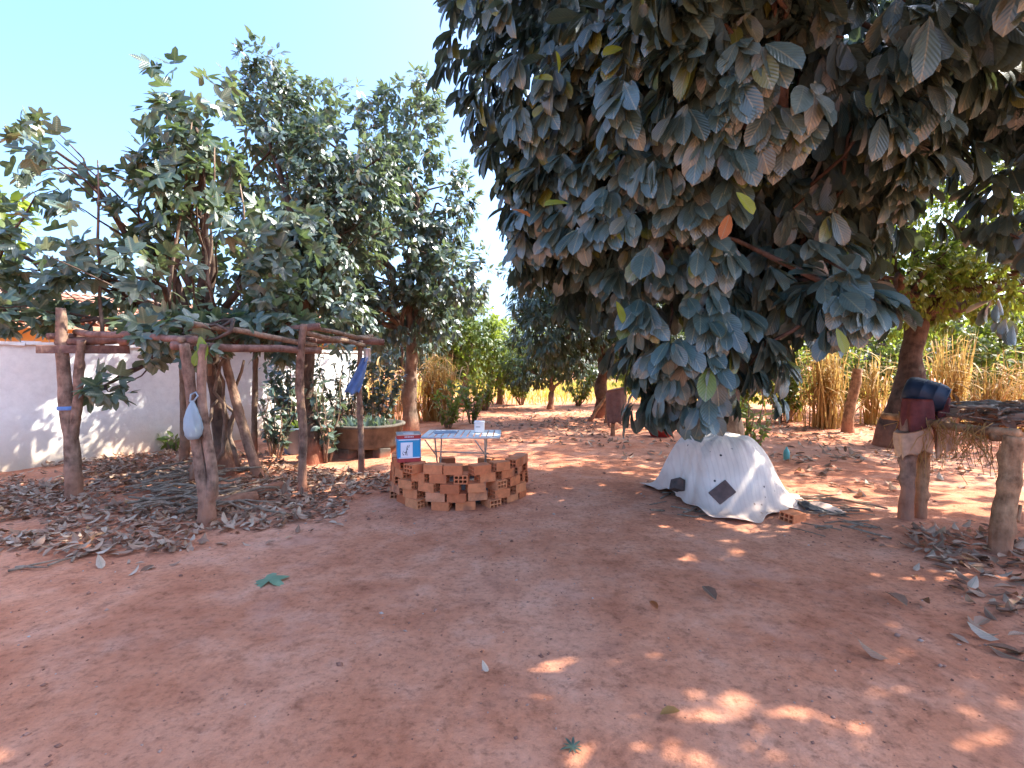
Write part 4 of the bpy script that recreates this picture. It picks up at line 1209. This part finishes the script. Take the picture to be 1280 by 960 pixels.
for j in range(nR + 1):
    s_ = j / nR
    for i in range(nA):
        a = 2 * math.pi * i / nA
        rr = hem(a) * s_
        x, y = math.cos(a) * rr, math.sin(a) * rr
        q = math.hypot((x + .03) / .78, (y - .05) / .80)
        z = .70 * (1 - 1 / (1 + math.exp(-(q - .69) / .10))) / (1 - 1 / (1 + math.exp(.69 / .10)))
        z *= 1 - .06 * q
        fold = (math.sin(9 * a + 2 * math.sin(2 * a)) * .5 + math.sin(17 * a + 3) * .3 + math.sin(31 * a + 1 + 3 * s_) * .25)
        z += fold * .020 * min(1, s_ * 1.7) * (1 - .35 * s_) + .012 * math.sin(x * 23 + 3 * y) * math.sin(y * 19)
        e_ = min(1, max(0, (s_ - .72) / .28)); e_ = e_ * e_ * (3 - 2 * e_)
        z = z * (1 - .93 * e_) + e_ * .03 * (1 + math.sin(6 * a + 2) * .6 + math.sin(13 * a) * .5)
        wx = wob(np.array([[x * 4, y * 4, z * 4]]), 0.8, 4)[0] * .030 * (1 - .6 * s_) + wob(np.array([[x * 9, y * 9, z * 9]]), 1.0, 9)[0] * .010
        z = max(z + wx + gz(TC.x + x, TC.y + y), gz(TC.x + x, TC.y + y) + .008)
        Vv.append((x, y, z))
    if j:
        for i in range(nA):
            i2 = (i + 1) % nA
            Ff.append(((j - 1) * nA + i, j * nA + i, j * nA + i2, (j - 1) * nA + i2))
o = MB().add(Vv, Ff).build('sheet', M['tarp'], TH, smooth=True, loc=(0, 0, 0))
s_ = o.modifiers.new('thickness', 'SOLIDIFY'); s_.thickness = .005; s_.offset = 0
sheet_pts = np.array(Vv) + np.array(TC)


def sheet_z(x, y):
    d_ = np.hypot(sheet_pts[:, 0] - x, sheet_pts[:, 1] - y)
    k_ = np.argsort(d_)[:4]
    return sheet_pts[k_, 2].mean()


def sheet_hit(px, py):
    """first point of the tarp along a pixel's ray"""
    d_ = ray(px, py)
    for k_ in range(300):
        tt = 4.0 + k_ * .006
        p_ = Vector((0, 0, CAMH)) + d_ * (tt / d_.y)
        if p_.z <= sheet_z(p_.x, p_.y) and math.hypot(p_.x - TC.x, p_.y - TC.y) < 1: return p_
    return G(px, py)


def slab_on(px, py, size, yaw, name, mat_, label, cat, jit):
    p_ = sheet_hit(px, py)
    e_ = .07
    nx_ = -(sheet_z(p_.x + e_, p_.y) - sheet_z(p_.x - e_, p_.y)) / (2 * e_); ny_ = -(sheet_z(p_.x, p_.y + e_) - sheet_z(p_.x, p_.y - e_)) / (2 * e_)
    nv = Vector((nx_, ny_, 1)).normalized()
    rot_ = nv.to_track_quat('Z', 'Y').to_matrix() @ Matrix.Rotation(yaw, 3, 'Z')
    o_ = MB().box(p_ + nv * (size[2] / 2), size, rot_, jit=jit).build(name, mat_, bevel=.006)
    return tag(o_, label, cat)


slab_on(903, 616, (.20, .15, .035), .75, 'clay_paver', M['paver'], 'dark square clay paver weighing down the front of the white tarp', 'paver', .006)
slab_on(851, 607, (.15, .11, .07), .3, 'stone', M['stone'], 'dark stone lying on the left skirt of the white tarp', 'stone', .028)
# rubbish sticking out of the heap's foot
bp = G(1014, 638)
Vv, Ff = [], []
for j in range(9):
    for i in range(13):
        u, v_ = i / 12, j / 8
        Vv.append((bp.x - .12 + u * .34, bp.y - .12 + v_ * .26 - u * .10, .015 + .075 * math.exp(-((u - .15) / .35) ** 2) * (1 - abs(v_ - .5) * 1.2) + .01 * math.sin(u * 17 + v_ * 9)))
for j in range(8):
    for i in range(12): Ff.append((j * 13 + i, j * 13 + i + 1, (j + 1) * 13 + i + 1, (j + 1) * 13 + i))
o = MB().add(Vv, Ff).build('plastic_sheet', M['black'], smooth=True)
s_ = o.modifiers.new('thickness', 'SOLIDIFY'); s_.thickness = .004
tag(o, 'crumpled black plastic sheet poking out at the right foot of the tarp', 'plastic')
for (px, py, yaw, lab) in ((990, 652, .5, 'half-buried hollow brick at the right foot of the white tarp'), (668, 588, .9, None)):
    if lab is None: continue
    p = G(px, py)
    o = bpy.data.objects.new('loose_brick', bme); COL.objects.link(o); o.location = (p.x, p.y, gz(p.x, p.y) - .015); o.rotation_euler = (.06, .05, yaw)
    tag(o, lab, 'brick')
for grp, (xa, xb, ya, yb, n_, lab) in enumerate(((985, 1060, 622, 665, 34, 'loose dry sticks and palm scraps spilling at the right foot of the tarp'), (800, 880, 600, 648, 22, 'thin dry sticks scattered at the left foot of the tarp'))):
    mb = MB()
    for i in range(n_):
        a = G(random.uniform(xa, xb), random.uniform(ya, yb)); ang = random.uniform(-.9, .5) if grp == 0 else random.uniform(-.5, .9); L = random.uniform(.12, .42)
        c_ = a + Vector((math.cos(ang) * L, math.sin(ang) * L, 0)); a.z = random.uniform(.01, .05); c_.z = random.uniform(.005, .04)
        mb.tube(limb_path(a, c_, .03, 3, .02), random.uniform(.004, .011), 5)
    tag(mb.build('stick_litter', M['stick'], smooth=True), lab, 'sticks', kind='stuff')
tp = G(983, 575)
tag(MB().lathe([(0, 0), (.04, 0), (.044, .01), (.044, .12), (.036, .15), (.015, .175), (.015, .2), (0, .2)], (tp.x, tp.y, gz(tp.x, tp.y) - .003), 20).build('bottle', M['teal'], smooth=True), 'small teal plastic bottle standing on the soil right of the shrub', 'bottle')

# ------------------------------------------------------------------ stick rack with drum and cloths
RK = empty('stick_rack', (4.4, 4.25, 0), 'rough waist-high rack of posts heaped with dry brushwood', 'rack')
def rpost(pts, rad, mt='wood_tan'):
    return MB().log(pts, rad, 14, .13, .04, 5).build('post', M[mt], RK, smooth=True)
pa, pb = G(1133, 650), G(1150, 648)
rpost([pa + Vector((0, 0, -.1)), pa + Vector((.0, 0, .3)), pa + Vector((-.01, 0, .6)), pa + Vector((-.005, .01, .95)), pa + Vector((.01, .02, 1.12))], [.068, .062, .06, .058, .05], 'bark_post')
rpost([pb + Vector((0, 0, -.1)), pb + Vector((.0, 0, .3)), pb + Vector((.01, 0, .6)), pb + Vector((.02, .01, .86))], [.06, .055, .055, .05])
pc = G(1247, 692)
rpost([pc + Vector((0, 0, -.1)), pc + Vector((.02, 0, .2)), pc + Vector((.055, .0, .45)), pc + Vector((.07, 0, .7)), pc + Vector((.09, 0, .9))], [.085, .07, .066, .07, .066])
MB().tube([pc + Vector((.06, 0, .33)), pc + Vector((.13, -.01, .26)), pc + Vector((.15, -.01, .38))], [.025, .02, .012], 7).build('branch_stub', M['wood_tan'], RK, smooth=True)
for (x, y) in ((5.25, 3.95), (5.2, 4.75)):
    rpost([(x, y, -.1), (x + .01, y, .4), (x, y + .01, .9)], [.07, .065, .06])
zt = .88
for (a, c_) in (((3.75, 3.85, zt), (5.4, 3.95, zt)), ((3.72, 4.66, zt), (5.4, 4.76, zt)), ((3.8, 3.7, zt + .05), (3.72, 4.95, zt + .05)), ((5.2, 3.7, zt + .05), (5.2, 4.95, zt + .05))):
    MB().tube(limb_path(a, c_, -.02, 5, .01), .035, 8, rough=.08).build('rail', M['wood_tan'], RK, smooth=True)
mb = MB()
for i in range(190):
    c0 = Vector((random.uniform(4.0, 5.3), random.uniform(3.75, 4.85), zt + .07 + random.uniform(0, .13)))
    ang = random.gauss(.15, .5); L = random.uniform(.2, .65)
    d_ = Vector((math.cos(ang), math.sin(ang), random.uniform(-.12, .12))) * L
    mb.tube(limb_path(c0 - d_ * .5, c0 + d_ * .5, random.uniform(-.1, .1), 3, .04), random.uniform(.005, .014), 5)
o = mb.build('brushwood', M['stick'], RK, smooth=True); o['kind'] = 'stuff'
n_ = 420
P = np.stack([rng.uniform(3.95, 5.3, n_), rng.uniform(3.75, 4.85, n_), rng.uniform(zt + .06, zt + .2, n_)], 1)
V_, T_ = scatter(LF_DRY, P, rdir(n_) * np.array([1, 1, .3]), np.tile([0, 0, 1.], (n_, 1)) + rdir(n_) * .6, rng.uniform(.08, .18, n_))
o = link('dry_foliage', tri_mesh('dry_foliage', V_, T_, M['dry_leaf'], smooth=True), RK); o['kind'] = 'stuff'
mb = MB()
for i in range(150):
    e_ = random.random()
    if e_ < .65: c0 = Vector((3.72 + random.uniform(-.06, .1), random.uniform(3.85, 4.75), zt + random.uniform(0, .12)))
    else: c0 = Vector((random.uniform(3.75, 5.0), 4.6 + random.uniform(-.1, .1), zt))
    L = random.uniform(.1, .42) * (1.25 if random.random() < .2 else 1)
    pts = [c0]
    for j in range(4): pts.append(pts[-1] + Vector((random.gauss(0, .03), random.gauss(0, .03), -L / 4)))
    mb.tube(pts, [.004, .004, .0035, .003, .002], 4)
o = mb.build('hanging_roots', M['straw'], RK, smooth=True); o['kind'] = 'stuff'

drum_c = PT(1156, 493, pa.y + .02)
DR = empty('drum', drum_c, 'dark blue plastic drum lying tipped over the top of the post', 'drum')
rot = Matrix.Rotation(R(-44), 3, 'Z') @ Matrix.Rotation(R(106), 3, 'Y') @ Matrix.Diagonal((1.08, 1.08, .80))
MB().lathe([(0, -.24), (.10, -.235), (.135, -.21), (.15, -.14), (.152, -.05), (.156, -.04), (.152, -.03), (.15, .10), (.155, .11), (.148, .12), (.138, .19), (.118, .225), (.122, .235), (.115, .245), (.105, .24), (.10, .20), (.13, .15), (.138, -.1), (.09, -.2), (0, -.21)],
           (0, 0, 0), 36, rot=rot * .84, wave=lambda a, z: .03 * math.sin(2 * a) + .012 * math.sin(5 * a + 9 * z)).build('shell', M['blue_drum'], DR, smooth=True, loc=(0, 0, 0))
MB().lathe([(0, .18), (.108, .185)], (0, 0, 0), 24, rot=rot * .84).build('mouth', M['black'], DR, loc=(0, 0, 0))  # black disc standing in for the shade inside the drum's open end
# maroon cloths hanging below the drum, beige sacking round the posts
def drape(cx, cy, w_, d_, zt_, zb_, ph, name, mt, label, cat, amp=.18, tilt=0.0):
    mb_ = MB(); prof_ = []
    nz_ = 14
    Vv_, Ff_ = [], []
    n__ = 44
    for j in range(nz_ + 1):
        v_ = j / nz_
        z_ = zt_ + (zb_ - zt_) * v_
        for i in range(n__):
            a_ = 2 * math.pi * i / n__
            sw = 1 + .12 * math.sin(v_ * 2.5 + ph) + amp * (math.sin(5 * a_ + ph + v_) * .6 + math.sin(9 * a_ + 2 * ph - 2 * v_) * .4) * (.3 + .7 * v_)
            zz = z_ + (.035 * math.sin(3 * a_ + ph) + .02 * math.sin(7 * a_)) * v_ + tilt * math.cos(a_) - .05 * abs(math.sin(a_ * 1.5 + ph)) * v_
            Vv_.append((cx + math.cos(a_) * w_ * sw, cy + math.sin(a_) * d_ * sw, zz))
        if j:
            for i in range(n__):
                i2 = (i + 1) % n__
                Ff_.append(((j - 1) * n__ + i, (j - 1) * n__ + i2, j * n__ + i2, j * n__ + i))
    Ff_.append(tuple(range(n__)))
    o_ = mb_.add(Vv_, Ff_).build(name, mt, smooth=True)
    q_ = o_.modifiers.new('thickness', 'SOLIDIFY'); q_.thickness = .006; q_.offset = 1
    return tag(o_, label, cat)


cxm = PT(1145, 520, pa.y)
drape(cxm.x, pa.y - .02, .115, .10, 1.13, .82, .4, 'maroon_cloth', M['maroon'], 'maroon cloth bunched on the post below the blue drum', 'cloth', .3)
drape(PT(1172, 505, pa.y).x, pa.y - .05, .05, .055, 1.15, .90, 2.0, 'maroon_cloth', M['maroon'], 'narrow maroon rag hanging under the mouth of the blue drum', 'cloth', .3)
drape(PT(1143, 550, pa.y).x, pa.y - .01, .15, .115, .87, .68, 1.1, 'beige_cloth', M['beige'], 'beige sackcloth wrapped round the twin posts beneath the maroon cloth', 'cloth', .24, .06)
drape(PT(1176, 530, pa.y).x, pa.y - .06, .085, .07, 1.0, .70, 2.4, 'beige_cloth', M['beige'], 'crumpled beige cloth draped on the rack rail by the twin posts', 'cloth', .35, .05)

# leaning stump post among the cane, chair-like oddments by the mango
sp = G(1058, 540)
tag(MB().log([sp + Vector((0, 0, -.1)), sp + Vector((.06, 0, .5)), sp + Vector((.14, 0, .95)), sp + Vector((.2, 0, 1.35))], [.12, .11, .10, .085], 12, .1).build('stump_post', M['wood_tan'], smooth=True), 'leaning tan stump post standing in front of the dry cane', 'post')
for (x0_, y0_, x1_, y1_, lab) in ((735, 526, 760, 492, 'crooked prop stick leaning left against the mango trunk'), (757, 528, 762, 490, 'upright prop stick against the mango trunk')):
    a = G(x0_, y0_); c_ = PT(x1_, y1_, a.y + .1)
    tag(MB().tube(limb_path(a - Vector((0, 0, .05)), c_, .03, 5, .02), [.06, .055, .055, .05, .045, .04], 8, rough=.05).build('prop_stick', M['wood_tan'], smooth=True), lab, 'stick')
cp_ = G(766, 545)
tag(MB().log([cp_ + Vector((0, 0, -.1)), cp_ + Vector((.01, 0, .4)), cp_ + Vector((.04, 0, .85))], [.05, .045, .04], 10, .1).build('short_post', M['wood_tan'], smooth=True), 'thin short post under the hanging leaves near the mango', 'post')
drape(cp_.x + .06, cp_.y, .17, .12, .95, .30, .9, 'brown_cloth', M['brown_cloth'], 'dull brown cloth hung over the short post near the mango', 'cloth', .3, .04)
rb = G(826, 545)
tag(MB().lathe([(0, 0), (.22, 0), (.25, .02), (.34, .19), (.36, .195), (.355, .21), (.33, .20), (.24, .04), (0, .025)], (rb.x, rb.y, gz(rb.x, rb.y)), 36, rot=Matrix.Diagonal((.8, .8, .8))).build('basin', M['red_plastic'], smooth=True), 'red plastic basin on the soil behind the hanging leaves', 'basin')

# ------------------------------------------------------------------ leaf litter
def inpoly(px, py, poly):
    x, y = px, py
    ins = np.zeros(len(x), bool)
    n__ = len(poly)
    for i in range(n__):
        x1_, y1_ = poly[i]; x2_, y2_ = poly[(i + 1) % n__]
        c_ = ((y1_ > y) != (y2_ > y)) & (x < (x2_ - x1_) * (y - y1_) / (y2_ - y1_ + 1e-9) + x1_)
        ins ^= c_
    return ins


def ground_scatter(poly_px, dens, fade=1.0, seed=0, thr=-.5):
    poly = [(G(*q).x, G(*q).y) for q in poly_px]
    xa = min(p_[0] for p_ in poly); xb = max(p_[0] for p_ in poly); ya = min(p_[1] for p_ in poly); yb = max(p_[1] for p_ in poly)
    n__ = int((xb - xa) * (yb - ya) * dens)
    x = rng.uniform(xa, xb, n__); y = rng.uniform(ya, yb, n__)
    wx = wob(np.stack([x, y, x * 0], 1), 1.6, seed) * .18
    k_ = inpoly(x + wx, y + wx, poly)
    x, y = x[k_], y[k_]
    k_ = wob(np.stack([x, y, x * 0 + 5], 1), 2.2, seed + 3) > thr
    return x[k_], y[k_]


left_poly = [(-60, 640), (0, 600), (110, 572), (240, 566), (330, 570), (400, 585), (470, 592), (500, 606), (440, 622), (415, 650), (330, 662), (250, 672), (215, 695), (120, 700), (60, 690), (-60, 700)]
right_poly = [(1115, 668), (1200, 660), (1300, 672), (1420, 720), (1420, 860), (1290, 830), (1230, 770), (1180, 715)]
mid_poly = [(600, 522), (720, 520), (750, 545), (700, 560), (620, 552)]
back_poly = [(640, 512), (760, 512), (800, 520), (790, 565), (730, 560), (700, 545)]
rb_poly = [(960, 530), (1110, 528), (1290, 530), (1400, 560), (1220, 610), (1160, 600), (1060, 640), (1020, 615), (960, 575)]
under_poly = [(770, 545), (880, 545), (880, 575), (770, 580)]


def litter(poly, dens, size, name, label, seed, named, grp, leaf_label, lift=.03, thr=-.5):
    x, y = ground_scatter(poly, dens, seed=seed, thr=thr)
    n__ = len(x)
    z = ground_h(x, y) + rng.uniform(.004, lift, n__)
    P = np.stack([x, y, z], 1)
    ax = rdir(n__) * np.array([1, 1, .12])
    nr = np.tile([0, 0, 1.0], (n__, 1)) + rdir(n__) * .26
    s__ = rng.uniform(size[0], size[1], n__)
    px_, py_, dp_ = project(P)
    vis = (px_ > 0) & (px_ < 1280) & (py_ < 960) & (dp_ > .3)
    top = np.argsort(-np.where(vis, s__ / np.maximum(dp_, .3), 0))[:named]
    keep = np.ones(n__, bool); keep[top] = False
    me1 = tri_mesh('fallen_leaf', *LF_DRY, M['dry_leaf'], smooth=True, tmpl=LF_DRY); me2 = tri_mesh('fallen_leaf', *LF_DRY2, M['dry_leaf'], smooth=True, tmpl=LF_DRY2)
    F = frames(ax, nr)
    for i in top:
        o_ = bpy.data.objects.new('fallen_leaf', me1 if i % 2 else me2); COL.objects.link(o_)
        o_.matrix_local = Matrix([[*(F[i][r_] * s__[i]), P[i][r_]] for r_ in range(3)] + [[0, 0, 0, 1]])
        tag(o_, leaf_label, 'leaf', grp)
    h_ = np.flatnonzero(keep)
    a_, b2 = h_[::2], h_[1::2]
    V1, T1 = scatter(LF_DRY, P[a_], ax[a_], nr[a_], s__[a_]); V2, T2 = scatter(LF_DRY2, P[b2], ax[b2], nr[b2], s__[b2])
    tag(link(name, tri_mesh(name, np.concatenate([V1, V2]), np.concatenate([T1, T2 + len(V1)]), M['dry_leaf'], smooth=True, tmpl=LF_DRY)), label, 'leaf litter', kind='stuff')


litter(left_poly, 300, (.055, .13), 'leaf_litter', 'thick carpet of dry leaves under the pergola', 31, 160, 'dry leaves under the pergola', 'curled dry leaf in the carpet under the pergola', .06, -.8)
litter(right_poly, 170, (.07, .145), 'leaf_litter', 'drift of dry leaves round the rack post', 33, 120, 'dry leaves round the rack post', 'curled dry leaf in the drift round the rack post', .04, -.45)
litter([(-60, 720), (0, 590), (330, 565), (520, 600), (450, 650), (300, 690), (200, 730)], 22, (.04, .11), 'leaf_litter', 'thin scatter of small dry leaves round the edge of the pergola carpet', 39, 0, None, None, .02, -2)
litter([(1060, 660), (1300, 640), (1420, 900), (1200, 830)], 16, (.04, .11), 'leaf_litter', 'thin scatter of small dry leaves round the edge of the rack drift', 40, 0, None, None, .02, -2)
litter(mid_poly, 26, (.08, .14), 'leaf_litter', 'scatter of fallen leaves on the ground past the brick ring', 35, 0, None, None, .03)
litter(back_poly, 22, (.08, .15), 'leaf_litter', 'scatter of fallen leaves towards the small mango', 36, 0, None, None, .03)
litter(rb_poly, 24, (.09, .17), 'leaf_litter', 'scattered dry leaves in front of the dry cane', 37, 0, None, None, .03)
litter(under_poly, 20, (.08, .15), 'leaf_litter', 'thin scatter of dry leaves near the red basin', 38, 0, None, None, .03)
# single leaves on the bare soil
for (px, py, sz, mt, tm, rz, lab) in ((335, 733, .2, 'fallen_green', lobed(5), .3, 'fresh green lobed leaf lying alone on the bare soil'), (850, 890, .10, 'straw', LF_DRY, 1.9, 'single yellow dry leaf on the bare soil near the small weed'), (822, 762, .10, 'leaf_orange', LF_DRY, .2, 'single orange-red leaf on the open soil'),
                                  (1108, 742, .2, 'dry_leaf', LF_DRY, 3.0, 'long pale dry leaf lying apart from the right drift'), (895, 751, .17, 'dry_leaf', LF_DRY, .1, 'brown dry leaf on the soil below the sun flecks'), (1110, 825, .13, 'dry_leaf', LF_DRY2, .9, 'dull brown leaf on the soil towards the rack'), (610, 841, .06, 'dry_leaf', LF_DRY2, .5, 'tiny brown leaf scrap on the open soil')):
    p = G(px, py)
    o = link('fallen_leaf', tri_mesh('fallen_leaf', *tm, M[mt], smooth=True, tmpl=tm)); o.location = (p.x, p.y, gz(p.x, p.y) + .018)
    o.rotation_euler = (.12, -.08, rz); o.scale = (sz, sz, sz)
    tag(o, lab, 'leaf')
p = G(716, 932)
V_, T_ = scatter(LF_SLIM, np.tile([0, 0, .004], (9, 1)), np.stack([np.cos(np.arange(9) * .7), np.sin(np.arange(9) * .7), np.full(9, .35)], 1), np.tile([0, 0, 1.], (9, 1)), rng.uniform(.03, .055, 9))
tag(link('weed', tri_mesh('weed', V_, T_, M['vine_leaf'], smooth=True), None, (p.x, p.y, gz(p.x, p.y))), 'tiny grey-green weed sprouting in the bare soil', 'weed')
mb = MB()
for (x0_, y0_, x1_, y1_) in ((10, 720, 75, 705), (60, 712, 130, 690), (20, 715, 60, 716), (90, 706, 100, 690)):
    a, c_ = G(x0_, y0_), G(x1_, y1_); a.z = gz(a.x, a.y) + .015; c_.z = gz(c_.x, c_.y) + .025
    mb.tube(limb_path(a, c_, .02, 4, .02), [.009, .009, .008, .006, .004], 6)
tag(mb.build('fallen_branch', M['stick'], smooth=True), 'thin fallen branch lying on the soil before the leaf carpet', 'branch')
# crumbs and small clods on the soil
n_ = 5200
x = rng.uniform(-4.5, 4.5, n_); y = rng.uniform(1.2, 8.0, n_)
k_ = wob(np.stack([x, y, x * 0], 1), 1.8, 41) > -.1
x, y = x[k_], y[k_]; n_ = len(x)
Vo = np.array([(1, 0, 0), (-1, 0, 0), (0, 1, 0), (0, -1, 0), (0, 0, .7), (0, 0, -.7)], float)
To = np.array([(0, 2, 4), (2, 1, 4), (1, 3, 4), (3, 0, 4), (2, 0, 5), (1, 2, 5), (3, 1, 5), (0, 3, 5)])
sz = np.exp(rng.normal(-5.35, .5, n_))
V_, T_ = scatter((Vo, To), np.stack([x, y, ground_h(x, y) + sz * .2], 1), rdir(n_) * np.array([1, 1, .3]), np.tile([0, 0, 1.], (n_, 1)) + rdir(n_) * .3, sz, wscale=rng.uniform(.6, 1.5, n_))
M['clod'] = leaf_mat('soil_clods', [(0, (0.17, 0.075, 0.05)), (.6, (0.32, 0.15, 0.10)), (.9, (0.42, 0.25, 0.18)), (1, (0.5, 0.4, 0.33))], (0, 0, 0), 0, .95, .1)
tag(link('soil_crumbs', tri_mesh('soil_crumbs', V_, T_, M['clod'])), 'small clods and grit strewn over the red soil', 'grit', kind='stuff')
